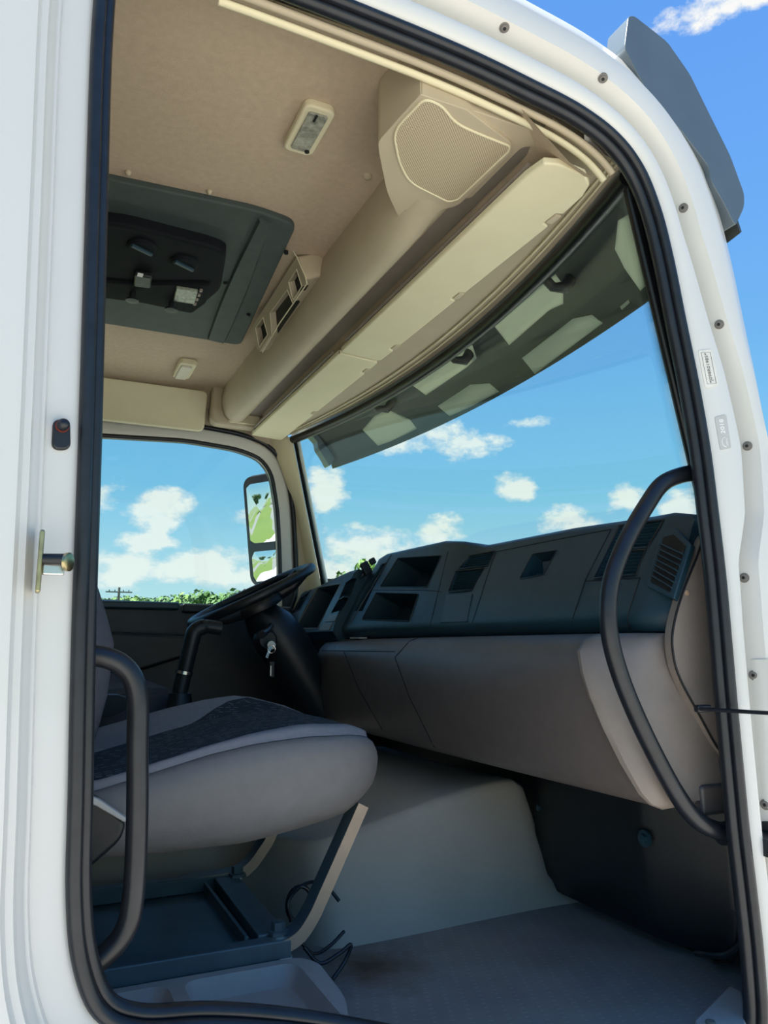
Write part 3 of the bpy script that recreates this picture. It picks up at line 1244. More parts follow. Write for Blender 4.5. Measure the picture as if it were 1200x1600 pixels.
def up_ring(y):
    """upper dashboard: flat passenger face, higher centre stack from y = .86 on"""
    k = ss(.80, .93, y)
    xb = interp([(.08, 1.03), (.125, .998), (.3, 1.0), (.86, .998), (1.0, .985), (1.42, .958), (1.475, .958)], y)
    xt = interp([(.08, 1.088), (.125, 1.075), (.2, 1.09), (.46, 1.11), (.82, 1.108), (.95, 1.085), (1.475, 1.085)], y)
    zt = interp([(.08, .818), (.125, .828), (.46, .848), (.84, .852), (.92, .872), (1.02, .886), (1.43, .892), (1.475, .885)], y)
    xk = max(xt + .03, wx(y, .85) - .012)
    return [V((x, y, z)) for x, z in [(xb + .012, .606), (xb + .004, .614), (xb - .004, .632), (xb, .648), (lerp(xb, xt, .5), lerp(.648, zt, .5)), (xt, zt - .02), (xt + .006, zt - .008), (xt + .018, zt), (xk, zt - .006), (xk, .606)]]


ys = [.08, .125, .16, .2, .3, .46, .6, .74, .80, .84, .88, .92, .97, 1.02, 1.1, 1.2, 1.3, 1.43, 1.475]
UP.loft([up_ring(y) for y in ys])
UPB = CSB = UP.bvh()
upo = UP.build('upper_panel', 'dash', db, smooth=22)

# instrument panel in front of the driver
IP = MB()


def ip_ring(y):
    xb = .925 + .01 * ss(1.8, 2.03, y)
    xt = 1.0 - .0 * y
    zt = lerp(.84, .80, ss(1.5, 2.03, y))
    return [V((x, y, z)) for x, z in [(xb + .02, .60), (xb, .63), (xb + .004, .65), (lerp(xb, xt, .5), lerp(.65, zt, .5)), (xt, zt - .012), (xt + .015, zt), (xt + .10, zt - .01), (xt + .10, .60)]]


IP.loft([ip_ring(y) for y in (1.478, 1.55, 1.7, 1.85, 1.95, 2.03)])
IPB = IP.bvh()
ipo = IP.build('instrument_panel', 'dash', db, smooth=25)


def qpts(pxs, bv):
    out = []
    nn = V((0, 0, 0))
    for q in pxs:
        p, n2 = hit(q[0], q[1], bv)
        if p is None:
            print('MISS', q)
            return None, None
        if n2.dot(ray(*q)) > 0:
            n2 = -n2
        out.append(p)
        nn += n2
    return out, nn.normalized()


def recess(o_list, pxs, bv, depth, r=.006):
    pts, nn = qpts(pxs, bv)
    if pts is None:
        return None
    pr = round_poly(pts, r, 3) if r else pts
    return pts, nn, MB().loft([[p - nn * depth for p in pr], [p + nn * .03 for p in pr]])


def bil(q, u, v):
    return q[0].lerp(q[1], u).lerp(q[3].lerp(q[2], u), v)


def add_slats(q, nn, n, parent, m='black', back=.010, thick=.0018, dep=.012, axis='v', tilt=0):
    for i in range(n):
        s = (i + .5) / n
        a, b = (bil(q, 0, s), bil(q, 1, s)) if axis == 'v' else (bil(q, s, 0), bil(q, s, 1))
        d = (b - a)
        L = d.length
        d.normalize()
        n3 = nn
        side = d.cross(n3).normalized()
        nv = side.cross(d)
        R = Matrix((d, side, nv)).transposed()
        if tilt:
            R = R @ Matrix.Rotation(tilt, 3, 'X')
        MB().box((a + b) / 2 - nn * back, (L, thick, dep), R).build('slat', m, parent, smooth=0)


def vent(pxs, bv, base, n, m='dash', axis='v', frame=True, tilt=.5):
    r = recess(None, pxs, bv, .03, .003)
    if r is None:
        return None, None
    pts, nn, c = r
    f = MB().tube([p + nn * .0005 for p in round_poly(pts, .003, 2)], .0022, 6, True).build('vent', 'black', base)
    bk = MB().loft([[p - nn * .0298 for p in pts], [p - nn * .027 for p in pts]]).build('vent_back', 'dark', f, smooth=0)
    add_slats(pts, nn, n, f, m, axis=axis, tilt=tilt)
    return c, f


cuts = []
# vent strip between centre stack and passenger panel
c1, _ = vent([(733, 869), (774, 861), (763, 884), (717, 889)], CSB, db, 6)
vents_up, vents_cs = [], []


def add_vent(pxs, n, **kw):
    for bv, lst in ((UPB, vents_up), (CSB, vents_cs)):
        ok = all(hit(q[0], q[1], bv)[0] is not None for q in pxs)
        if ok:
            c, f = vent(pxs, bv, db, n, **kw)
            lst.append(c)
            return f
    print('vent miss', pxs, [(hit(q[0], q[1], UPB)[0], hit(q[0], q[1], CSB)[0]) for q in pxs])


if c1:
    vents_cs.append(c1)
vents_list = [([(712, 893), (757, 888), (738, 922), (701, 925)], 7)]
for q, n in vents_list:
    add_vent(q, n)
# defrost vents near the passenger end
add_vent([(968, 822), (985, 819), (947, 902), (928, 904)], 16)
add_vent([(988, 819), (1038, 812), (1012, 856), (972, 858)], 8)
add_vent([(970, 862), (1010, 859), (994, 898), (951, 902)], 7)
# pocket for the slot
r = recess(None, [(832, 866), (870, 860), (850, 898), (812, 905)], UPB, .035, .004)
if r:
    vents_up.append(r[2])
    q, nn, _ = r
    MB().tube([p + nn * .0005 for p in round_poly(q, .004, 2)], .0018, 6, True).build('slot_rim', 'black', db)
    a = bil(q, .65, .45) - nn * .02
    MB().box(a, (.012, .03, .03)).build('latch', 'black', db, bevel=.003)
# seams of the passenger panel
def seam(pxs, bv, r=.0012, m='dark', name='seam', n=10):
    pts = []
    for a, b in zip(pxs, pxs[1:]):
        for k in range(n):
            p, n2 = hit(lerp(a[0], b[0], k / n), lerp(a[1], b[1], k / n), bv)
            if p is not None:
                pts.append(p)
    p, n2 = hit(*pxs[-1], bv)
    if p is not None:
        pts.append(p)
    if len(pts) > 1:
        MB().tube(pts, r, 6).build(name, m, db)


seam([(738, 974), (768, 880), (776, 862)], UPB)
seam([(776, 862), (860, 845), (955, 827)], UPB)
seam([(955, 827), (915, 905), (893, 972)], UPB)
seam([(915, 908), (1000, 903)], UPB)
seam([(1000, 903), (980, 965), (985, 984)], UPB)
# hexagonal side vent on the chamfered end
hexv = [(1035, 832), (1058, 826), (1083, 852), (1056, 938), (1012, 918)]
pts, nn = qpts([(1036, 834), (1056, 830)], UPB)
EN = (V((1.072, .08, .80)) - V((1.06, .125, .80))).cross(V((.995, .125, .648)) - V((1.06, .125, .80))).normalized()
if EN.y > 0:
    EN = -EN
EPN = None


def ep(px, py):
    # plane of the chamfered end
    d = ray(px, py)
    o_ = V((1.042, .102, .735))
    tt = (o_ - CAM).dot(EN) / d.dot(EN)
    return CAM + d * tt


hx = [ep(*q) for q in hexv]
sv = MB().loft([[p - EN * .01 for p in hx], [p + EN * .006 for p in hx]]).build('side_vent', 'dash', db, bevel=.003)
inn = [ep(*q) for q in ((1040, 842), (1056, 838), (1075, 856), (1050, 928), (1020, 912))]
ho = MB().loft([[p + EN * .0062 for p in inn], [p + EN * .0075 for p in inn]]).build('opening', 'dark', sv, smooth=0)
for k in range(7):
    s = (k + .7) / 7.4
    a = V(((lerp(1038, 1020, s)), lerp(848, 908, s)))
    b2 = V((lerp(1074, 1052, s), lerp(864, 928, s)))
    pa, pb = ep(a.x, a.y), ep(b2.x, b2.y)
    d = (pb - pa).normalized()
    R = Matrix((d, EN.cross(d).normalized(), EN)).transposed()
    MB().box((pa + pb) / 2 + EN * .009, ((pb - pa).length, .0022, .006), R).build('slat', 'dash', sv, smooth=0)

# centre stack pockets
for q in ([(622, 872), (690, 868), (668, 918), (594, 918)], [(588, 926), (654, 928), (640, 971), (566, 968)]):
    r = recess(None, q, CSB, .10, .006)
    if r:
        vents_cs.append(r[2])
        MB().tube([p + r[1] * .0005 for p in round_poly(r[0], .006, 2)], .0022, 6, True).build('pocket_rim', 'black', db)
r = recess(None, [(596, 882), (606, 878), (566, 955), (553, 955)], CSB, .03, .004)
if r:
    vents_cs.append(r[2])
seam([(612, 866), (545, 978)], CSB, .002, 'black', 'edge_bead')
seam([(555, 922), (665, 922), (692, 925)], CSB)
seam([(700, 862), (672, 978)], CSB)
q, nn = qpts([(699, 929), (739, 928), (731, 972), (689, 973)], CSB)
if q:
    MB().loft([[p - nn * .002 for p in q], [p + nn * .003 for p in q]]).build('blank_plate', 'dash', db, bevel=.001)


cut(upo, vents_up + vents_cs)

# instrument panel opening and fittings
ivc = []
r = recess(None, [(497, 918), (533, 912), (497, 982), (462, 982)], IPB, .07, .006)
if r:
    ivc.append(r[2])
    MB().tube([p + r[1] * .0005 for p in round_poly(r[0], .006, 2)], .0022, 6, True).build('pocket_rim', 'taupe', db)
for q, n in (([(541, 910), (557, 904), (546, 932), (530, 936)], 7), ([(529, 938), (545, 934), (533, 956), (518, 958)], 6), ([(470, 935), (487, 922), (470, 952), (457, 958)], 8)):
    pts, nn = qpts(q, IPB)
    if pts:
        c, f = vent(q, IPB, db, n)
        ivc.append(c)
cut(ipo, ivc)
for q in ([(515, 961), (529, 960), (523, 971), (508, 972)], [(506, 974), (521, 973), (515, 985), (499, 986)]):
    pts, nn = qpts(q, IPB)
    if pts:
        MB().loft([[p - nn * .002 for p in pts], [p + nn * .003 for p in pts]]).build('rocker_switch', 'taupe', db, bevel=.001)

# black phone clip at the edge of the centre stack
pc_ = thing('phone_holder', P(575, 885, y=1.49), 'small black phone clip beside the centre stack', 'phone holder')
MB().box(P(572, 888, y=1.45), (.03, .018, .045), Matrix.Rotation(-.5, 3, 'Y')).build('cradle', 'black', pc_, bevel=.005)
MB().box(P(582, 877, y=1.445), (.022, .014, .022), Matrix.Rotation(-.5, 3, 'Y')).build('jaw', 'black', pc_, bevel=.004)
MB().tube([P(568, 897, y=1.45), P(564, 904, y=1.45)], .005, 8).build('stem', 'black', pc_)

# lower dashboard: glovebox and centre panels as one bulging run
LD = MB()
LP = [(1.06, .602), (.985, .604), (.945, .602), (.915, .592), (.895, .572), (.882, .54), (.874, .50), (.872, .45), (.876, .40), (.886, .355), (.898, .338), (.92, .330), (1.06, .335)]


def ld_ring(y, dx=0, sl=0):
    # sl slants the ring: towards the bottom it runs to the door and forward
    out = []
    for x, z in LP:
        k = max(0, (.575 - z) / .245)
        out.append(V((min(x + dx + sl * .9 * k, 1.10), y - sl * k, z - sl * .22 * k)))
    return out


LD.loft([ld_ring(y, dx, sl) for y, dx, sl in ((.180, .0, .085), (.24, .0, .06), (.36, 0, .02), (.6, 0, 0), (.9, 0, 0), (1.2, .005, 0), (1.45, .01, 0), (1.6, .03, 0), (1.66, .07, 0))])
LDB = LD.bvh()
LD.build('lower_panel', 'brown', db, smooth=50)
seam([(668, 991), (640, 1002), (617, 1027), (640, 1090), (683, 1176)], LDB, .0014)
seam([(537, 1017), (560, 1075), (597, 1140)], LDB, .0014)
seam([(480, 1016), (537, 1017), (617, 1018)], LDB, .0012)
MB().box((.955, 1.33, .606), (.03, .07, .005)).build('label_plate', 'label', db, bevel=.001)

# door end trim of the lower dashboard
ET = MB()
ET.loft([ld_ring(y, dx, sl) for y, dx, sl in ((.179, -.001, .085), (.174, -.008, .083), (.164, -.010, .078), (.150, -.002, .07), (.125, .025, .05), (.100, .055, .03), (.092, .075, .022), (.086, .11, .02))])
ETB = ET.bvh()
ET.build('end_trim', 'taupe', db, smooth=30)
# side panel between dashboard and door
kq = [P(x, y, y=.066) for x, y in [(1100, 835), (1085, 872), (1062, 930), (1048, 985), (1049, 1025), (1060, 1062), (1090, 1118), (1124, 1176), (1150, 1176), (1130, 835)]]
kq = cr([(p.x, p.z) for p in kq], 4, True)
m_ = MB().prism(kq, lambda u, v, tt: V((u, tt, v)), .060, .080)
o = m_.build('kick_panel', 'taupe', db, bevel=.002)
MB().tube([V((p.x, .061, p.y)) for p in kq], .0022, 6, True).build('panel_seam', 'dark', o)
p = P(1073, 926, y=.060)
MB().lathe(p, (0, -1, 0), [(.005, 0), (.005, .002), (.001, .003)], 10).build('screw', 'bronze', o)
# little foot block where the end trim meets the pillar
m_ = MB().box((1.075, .075, .325), (.06, .03, .05))
m_.build('trim_foot', 'brown', db, bevel=.008)

# heater cover in the footwell
hc = thing('heater_cover', (1.1, .35, .0), 'glossy black moulded cover in the passenger footwell', 'cover')
m_ = MB()
rings = []
for z, k in ((.33, 0.0), (.26, .0), (.18, .0), (.12, .005), (.06, .02), (.025, .045), (.012, .075)):
    rings.append([V((1.18, .72, z)), V((1.13 + k * .6, .66, z)), V((1.105 + k, .55, z)), V((1.105 + k, .29, z)), V((1.11 + k, .27, z)), V((1.122 + k, .255, z)), V((1.165 + k * .5, .13 + k, z)), V((1.175, .115 + k, z)), V((1.195, .105 + k, z))])
m_.loft(rings)
m_.build('shell', 'black', hc, bevel=.008, seg=3, smooth=40)
p = P(1008, 1310, x=1.103)
MB().lathe(p, (-1, 0, 0), [(.016, -.002), (.016, .004), (.009, .004), (.009, .010), (.002, .012)], 16).build('bolt', 'dash', hc)
p = P(842, 1262, x=1.106)
MB().lathe(p, (-1, 0, 0), [(.007, -.002), (.007, .004), (.002, .006)], 12).build('bolt', 'dash', hc)
m_ = MB().tube(cr([(1.165, .095, .30), (1.165, .095, .14), (1.162, .105, .08), (1.158, .14, .045), (1.15, .20, .030)], 5), .006, 8)
m_.build('edge_bead', 'rubber', hc)

# ------------------------------------------------------------------ steering wheel
wc = V((.668, 1.55, .748))
wn = V((-.452, 0, .892)).normalized()
wt = V((.892, 0, .452)).normalized()
wy = V((0, 1, 0))
stw = thing('steering_wheel', wc, 'black steering wheel tilted in front of the driver', 'steering wheel')
RR = .212
m_ = MB().tube([wc + (wt * math.cos(a) + wy * math.sin(a)) * RR for a in [2 * math.pi * k / 56 for k in range(56)]], .0155, 12, True)
m_.build('rim', 'black', stw, smooth=70)
m_ = MB()
hub = wc - wn * .035
m_.lathe(hub - wn * .03, wn, [(.05, 0), (.085, .01), (.09, .03), (.08, .045), (.03, .052), (.001, .052)], 28)
m_.build('hub', 'black', stw, smooth=60)
for a in (math.radians(20), math.radians(160), math.radians(200), math.radians(340)):
    dr = wt * math.cos(a) + wy * math.sin(a)
    m_ = MB().tube([hub + dr * .06, hub + dr * .13 + wn * .006, wc + dr * (RR - .006)], [.024, .019, .012], 10)
    m_.build('spoke', 'black', stw, smooth=60)
# column shroud below
clm = thing('steering_column', (.75, 1.55, .5), 'black steering column shroud below the wheel', 'steering column')
m_ = MB()
rings = []
for k, (s, rx, ry) in enumerate(((.06, .055, .06), (.10, .075, .085), (.16, .085, .09), (.24, .085, .09), (.34, .07, .08), (.48, .06, .07))):
    c_ = wc - wn * s + V((.012 * k, 0, 0))
    rings.append([c_ + wt * (rx * math.cos(a)) + wy * (ry * math.sin(a)) for a in [2 * math.pi * j / 20 for j in range(20)]])
m_.loft(rings)
m_.build('shroud', 'black', clm, smooth=60)
m_ = MB().tube([wc - wn * .11 + wy * -.06, wc - wn * .11 + wy * -.17 + wt * -.05, wc - wn * .105 + wy * -.24 + wt * -.09], [.009, .009, .012], 10)
m_.build('stalk', 'black', clm)
# ignition lock boss facing the passenger side
kp = P(420, 1000, y=1.43)
m_ = MB().lathe(kp + V((.0, .06, 0)), (0, -1, 0), [(.035, 0), (.035, .035), (.028, .045), (.026, .05), (.001, .05)], 20)
m_.build('ignition_lock', 'black', clm)
# key hanging in the lock
ky = thing('ignition_key', kp, 'small steel key hanging from the ignition lock', 'key')
k0 = P(424, 1008, y=1.405)
k1 = P(424, 1028, y=1.40)
m_ = MB().lathe(k0, (0, -1, 0), [(.013, -.002), (.013, .002)], 18)
m_.build('bow', 'chrome', ky)
d_ = (P(417, 1027, y=1.40) - k0)
R_ = Matrix((d_.normalized(), V((0, 1, 0)), d_.normalized().cross(V((0, 1, 0))))).transposed()
MB().box(k0 + d_ * .55, (d_.length, .003, .009), R_).build('blade', 'chrome', ky, bevel=.001)
MB().tube([k0 + V((.012 * math.cos(a), -.004, -.012 + .012 * math.sin(a))) for a in [2 * math.pi * j / 16 for j in range(16)]], .0012, 6, True).build('key_ring', 'chrome', ky)
fb = thing('key_fob', P(425, 1050, y=1.40), 'dark key fob hanging below the ignition key', 'key fob')
m_ = MB().box(P(425, 1046, y=1.40), (.018, .008, .05))
m_.build('fob_body', 'black', fb, bevel=.004)
MB().box(P(423, 1048, y=1.392), (.004, .002, .03)).build('fob_edge', 'chrome', fb)

# gear lever
gl = thing('gear_lever', P(285, 1090, y=1.33), 'black gear lever with bent grip beside the seat', 'gear lever')
g0, g1, g2, g3 = P(277, 1100, y=1.33), P(286, 1060, y=1.33), P(300, 1000, y=1.33), P(306, 985, y=1.33)
m_ = MB().tube(cr([g0, g1, g2, g3, P(322, 979, y=1.33), P(345, 982, y=1.33)], 6), [.022] * 12 + [.023] * 12 + [.02] * 7, 14)
m_.build('grip', 'black', gl, smooth=60)
m_ = MB().lathe(P(287, 1052, y=1.33), (g2 - g1), [(.0235, -.003), (.025, -.003), (.025, .006), (.0235, .006)], 16)
m_.build('collar', 'chrome', gl)
bo = g0 - V((0, 0, .02))
m_ = MB().lathe(bo - V((0, 0, .12)), (.04, 0, 1), [(.10, 0), (.09, .03), (.07, .05), (.06, .08), (.045, .10), (.04, .13), (.03, .17)], 18)
m_.build('gaiter', 'black', gl, smooth=60)

# ------------------------------------------------------------------ seats
def make_seat(root):
    cx, cy, hx_, hy_ = .285, .605, .345, .275
    N = 64

    def plan(th, inset):
        c, s = math.cos(th), math.sin(th)
        e = 4.5
        r = (abs(c) ** e + abs(s) ** e) ** (-1 / e)
        x, y = c * r, s * r
        y *= 1 - .06 * ss(.2, 1, x)
        return (cx + x * (hx_ - inset), cy + y * (hy_ - inset), x, y)

    zb = lambda x: interp([(-.1, .27), (.19, .262), (.353, .264), (.545, .29), (.60, .318), (.64, .35)], x)
    zt = lambda x: interp([(-.1, .355), (.10, .362), (.19, .385), (.28, .408), (.36, .422), (.45, .428), (.55, .424), (.60, .412), (.64, .385)], x)

    def ring(inset, f, dz=0):
        out = []
        for k in range(N):
            th = 2 * math.pi * k / N
            x, y, u, v = plan(th, inset)
            out.append(V((x, y, lerp(zb(x), zt(x), f) + dz)))
        return out

    m = MB()
    rr = [ring(.10, -.02), ring(.05, -.03), ring(.022, .02), ring(.006, .15), ring(0, .35), ring(-.002, .6), ring(.0, .8), ring(.006, .93), ring(.016, .995)]
    m.loft(rr)
    m.build('cushion_side', 'vinyl', root, smooth=60)

    def crown(x, y):
        d = abs(y - cy) / hy_
        near = y < cy
        b = (.008 if near else .034) * ss(.35, .72, d) * (1 - ss(.86, 1.02, d)) * (1 - ss(.42, .62, x))
        return b + .013 * (1 - d * d) * ss(.25, .5, x) * (1 - ss(.55, .64, x))

    def ring2(t_):
        # t_ = 0 seam ... 1 edge of the centre panel
        out = []
        for k in range(N):
            th = 2 * math.pi * k / N
            x, y, u, v = plan(th, .016)
            if y < cy:
                wid = (.009 + .030 * ss(.22, .52, x)) * ss(.4, .95, abs(v)) * (1 - ss(.57, .62, x)) + .004
            else:
                wid = .15 * ss(.4, .95, abs(v)) * (1 - .75 * ss(.33, .55, x)) + .005
            ins = .016 + wid * t_
            x, y, u, v = plan(th, ins)
            out.append(V((x, y, zt(x) + .004 * math.sin(t_ * math.pi) + crown(x, y) * ss(0, .4, t_) + .004 * t_)))
        return out

    m = MB()
    m.loft([ring2(k / 8) for k in range(9)], cap=False)
    m.build('bolster', 'bolster', root, smooth=60)
    edge = ring2(1)
    c0 = sum(edge, V((0, 0, 0))) / N
    rings = []
    for k in range(9):
        s = 1 - k / 8 * .98
        rings.append([V((c0.x + (p.x - c0.x) * s, c0.y + (p.y - c0.y) * s, (zt(c0.x + (p.x - c0.x) * s) + crown(c0.x + (p.x - c0.x) * s, c0.y + (p.y - c0.y) * s) + .004) if k else p.z)) for p in edge])
    m = MB()
    m.loft(rings)
    m.build('centre_panel', 'pattern', root, smooth=60)
    # backrest
    m = MB()
    rings = []
    for i in range(17):
        s = i / 16
        z = lerp(.36, 1.08, s)
        xf = interp([(.36, .10), (.42, .122), (.50, .138), (.59, .1435), (.69, .108), (.80, .06), (1.08, -.06)], z)
        hw = .235 - .05 * ss(.75, 1, s) - .02 * (1 - ss(0, .2, s))
        th_ = .11
        sec = []
        for k in range(28):
            a = 2 * math.pi * k / 28
            c, sn = math.cos(a), math.sin(a)
            e = 3.2
            r = (abs(c) ** e + abs(sn) ** e) ** (-1 / e)
            sec.append(V((xf - th_ + c * r * th_, .60 + sn * r * hw, z)))
        rings.append(sec)
    m.loft(rings)
    m.build('backrest', 'backcloth', root, smooth=60)
    # recliner cover by the door side
    m = MB()
    m.prism(round_poly([(-.05, .24), (.10, .26), (.148, .30), (.155, .325), (.11, .365), (.0, .42), (-.05, .42)], .02), lambda u, v, tt: V((u, tt, v)), .30, .335)
    rc = m.build('recliner_cover', 'black', root, bevel=.008)
    m = MB().prism([(-.05, .412), (.0, .402), (.11, .352), (.150, .326), (.156, .330), (.112, .362), (.0, .414), (-.05, .424)], lambda u, v, tt: V((u, tt, v)), .294, .318)
    m.build('recliner_lever', 'label', rc, bevel=.002)
    # hinged struts
    for yy, pts in ((.40, [(.33, .082), (.41, .084), (.452, .096), (.478, .125), (.50, .165), (.57, .30)]), (.765, [(.33, .10), (.43, .104), (.465, .118), (.49, .145), (.515, .185), (.545, .28)])):
        pp = cr(pts, 5)
        wdt = .022
        m = MB()
        e1 = MB()
        rings, rings2 = [], []
        for i, p in enumerate(pp):
            t2 = (pp[min(i + 1, len(pp) - 1)] - pp[max(i - 1, 0)]).normalized()
            n2 = V((t2.y, -t2.x))
            a, b = p + n2 * .0105, p - n2 * .0105
            rings.append([V((a.x, yy - .012, a.y)), V((a.x, yy + .028, a.y)), V((b.x, yy + .028, b.y)), V((b.x, yy - .012, b.y))])
            rings2.append([V((a.x, yy - .0142, a.y)), V((a.x, yy - .012, a.y)), V((b.x, yy - .012, b.y)), V((b.x, yy - .0142, b.y))])
        m.loft(rings)
        st = m.build('strut', 'steel', root, bevel=.002)
        e1.loft(rings2)
        e1.build('strut_reflection', 'bronze', st)  # beige reflection painted as a paler sheet on the near face
    # base tray: floor plate, four rails, bolts
    z0 = .085
    MB().box((.13, .585, z0 - .006), (.62, .36, .006)).build('base_plate', 'steel', root)
    for yy, zz in ((.40, .083), (.765, .097)):
        MB().box((.13, yy, zz), (.62, .030, .030)).build('rail', 'steel', root, bevel=.003)
    MB().box((.415, .585, .095), (.05, .34, .020), Matrix.Rotation(.02, 3, 'X')).build('cross_rail', 'steel', root, bevel=.003)
    MB().box((.372, .585, .088), (.006, .33, .026)).build('cross_rail', 'steel', root)
    for bx_, by_, bz_ in ((.425, .415, .105), (.437, .745, .113)):
        bl = MB().lathe((bx_, by_, bz_ - .006), (0, 0, 1), [(.018, 0), (.018, .006), (.012, .007), (.012, .02), (.001, .021)], 6).build('bolt', 'steel', root)
        MB().lathe((bx_, by_, bz_ - .008), (0, 0, 1), [(.02, 0), (.02, .003)], 16).build('washer', 'chrome', bl)
    return root


st = thing('passenger_seat', (.28, .6, .03), 'grey cloth passenger seat on a folding steel base', 'seat')
make_seat(st)
# pedestal below the base
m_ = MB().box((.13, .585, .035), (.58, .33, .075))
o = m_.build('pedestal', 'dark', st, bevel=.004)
# white spacer
MB().lathe((.43, .395, .03), (0, 0, 1), [(.014, 0), (.014, .04)], 14).build('spacer', 'white', st)

drv = thing('driver_seat', (.12, 1.66, .05), "dark grey driver's seat behind the passenger seat", 'seat')
for ch in list(st.children):
    if ch.name.split('.')[0] in ('cushion_side', 'bolster', 'centre_panel', 'backrest', 'pedestal'):
        c_ = ch.copy()
        COL.objects.link(c_)
        c_.parent = drv
        c_.matrix_parent_inverse = Matrix.Translation(-st.location)
        c_.data = c_.data.copy()
        if not ch.name.startswith('pedestal'):
            c_.data.materials[0] = M['backcloth']
m_ = MB().prism(round_poly([(-.2, .40), (.22, .40), (.28, .43), (.24, .455), (-.2, .46)], .02), lambda u, v, tt: V((u, tt, v)), 1.23, 1.28)
m_.build('armrest', 'black', drv, bevel=.012)

# storage tray between seat and door
sy = thing('storage_tray', (.3, .27, 0), 'grey plastic storage tray with two shallow bins beside the seat', 'tray')
m_ = MB()
tp = [(.02, .380), (.45, .380), (.475, .345), (.468, .20), (.43, .10), (.02, .10)]
tp = round_poly(tp, .035)
m_.loft([[V((u, v, .0)) for u, v in tp], [V((u, v, .055)) for u, v in tp], [V((lerp(.25, u, .985), lerp(.26, v, .98), .072)) for u, v in tp]])
to = m_.build('tray_body', 'tray', sy, smooth=50)
bins = []
for a, b_ in (((.04, .13), (.235, .36)), ((.255, .13), (.44, .36))):
    pl = rrect(a[0], a[1], b_[0], b_[1], .025)
    cxm, cym = (a[0] + b_[0]) / 2, (a[1] + b_[1]) / 2
    bins.append(MB().loft([[V((lerp(cxm, u, .86), lerp(cym, v, .9), .042)) for u, v in pl], [V((lerp(cxm, u, 1.02), lerp(cym, v, 1.02), .08)) for u, v in pl]]))
cut(to, bins)

# wiring beside the seat base
def cable(pts, r, label, m='rubber'):
    o = MB().tube(cr(pts, 8), r, 8).build('cable', m, smooth=60)
    tag(o, label, 'cable', 'loose cables by the seat base')
    return o


pz = lambda x, y, yy: P(x, y, y=yy)
cable([pz(455, 1440, .50), pz(450, 1410, .5), pz(470, 1385, .52), pz(495, 1378, .54), pz(515, 1390, .55), pz(530, 1408, .54)], .0035, 'black cable looped behind the seat strut')
cable([pz(468, 1470, .44), pz(490, 1490, .44), pz(515, 1478, .45), pz(538, 1455, .46)], .003, 'thin black cable end pointing up from the floor')
cable([pz(475, 1480, .43), pz(500, 1505, .42), pz(530, 1490, .42), pz(548, 1476, .42), pz(540, 1500, .42), pz(520, 1530, .41)], .0035, 'black cable hooked over at the tray corner')
m_ = MB().tube([pz(468, 1412, .52) + V((.024 * math.cos(a), .0, .03 * math.sin(a))) for a in [2 * math.pi * j / 20 for j in range(20)]], .004, 8, True)
tag(m_.build('cable', 'rubber', smooth=60), 'round coil of black cable behind the seat strut', 'cable', 'loose cables by the seat base')

# ------------------------------------------------------------------ grab handles
hpts = cr([(.03, .045, .569), (.075, .045, .5695), (.108, .045, .557), (.126, .045, .525), (.130, .045, .46), (.134, .045, .38), (.1345, .045, .30), (.128, .045, .262), (.108, .045, .238), (.075, .042, .222), (.03, .04, .215)], 6)
t = thing('grab_handle', (.05, .04, .2), 'black tubular grab handle on the rear door pillar', 'grab handle', 'door grab handles')
MB().tube(hpts, .0128, 14).build('bar', 'rubber', t, smooth=70)
MB().lathe((.045, .045, .569), (-1, 0, 0), [(.016, 0), (.018, .01), (.018, .03)], 14).build('socket', 'rubber', t)
MB().lathe((.045, .040, .218), (-1, 0, 0), [(.016, 0), (.018, .01), (.018, .03)], 14).build('socket', 'rubber', t)
px_h = [(1095, 738, .04), (1066, 742, .045), (1035, 756, .048), (1010, 790, .05), (980, 842, .05), (957, 900, .05), (950, 950, .05), (954, 1000, .05), (970, 1058, .05), (995, 1120, .05), (1028, 1188, .05), (1060, 1245, .048), (1085, 1277, .046), (1110, 1294, .042), (1140, 1302, .04)]
hp2 = cr([P(a, b, y=c) for a, b, c in px_h], 5)
t = thing('grab_handle', (1.06, .06, .26), 'long curved black grab handle on the windscreen pillar', 'grab handle', 'door grab handles')
MB().tube(hp2, .0145, 14).build('bar', 'rubber', t, smooth=70)
for q in (hp2[0], hp2[-1]):
    MB().lathe(q, (1, 0, 0), [(.017, -.02), (.020, 0), (.020, .03)], 14).build('socket', 'rubber', t)

# ------------------------------------------------------------------ fittings on the door frame
def frame_hit(px, py):
    p, n2 = hit(px, py, FB)
    if n2.dot(ray(px, py)) > 0:
        n2 = -n2
    return p, n2


def plate(px_list, t0, t1, bv=FB):
    pts = []
    nn = V((0, 0, 0))
    for q in px_list:
        p, n2 = hit(q[0], q[1], bv)
        if n2.dot(ray(*q)) > 0:
            n2 = -n2
        pts.append(p)
        nn += n2
    nn.normalize()
    return pts, nn


wheres = {(788, 43): 'above the door, rearmost in the roof rail', (942, 122): 'above the door at the roof corner', (1068, 325): 'at the top of the windscreen pillar',
          (1124, 507): 'beside the upper label on the pillar', (1168, 697): 'below the year label on the pillar', (1163, 903): 'just above the dashboard end on the pillar',
          (1178, 1055): 'above the door check strap', (1196, 1257): 'below the door check strap'}
for q, wh in wheres.items():
    p, n2 = frame_hit(*q)
    if p is None:
        continue
    t = thing('frame_screw', p, 'dark screw head in the white frame ' + wh, 'screw', 'screws in the door frame')
    MB().lathe(p, n2, [(.0085, -.002), (.0085, .0012), (.006, .0014), (.0055, .004), (.001, .0045)], 16).build('head', 'ink', t)
    MB().lathe(p, n2, [(.003, .0042), (.003, .0050)], 6).build('socket', 'dark', t)

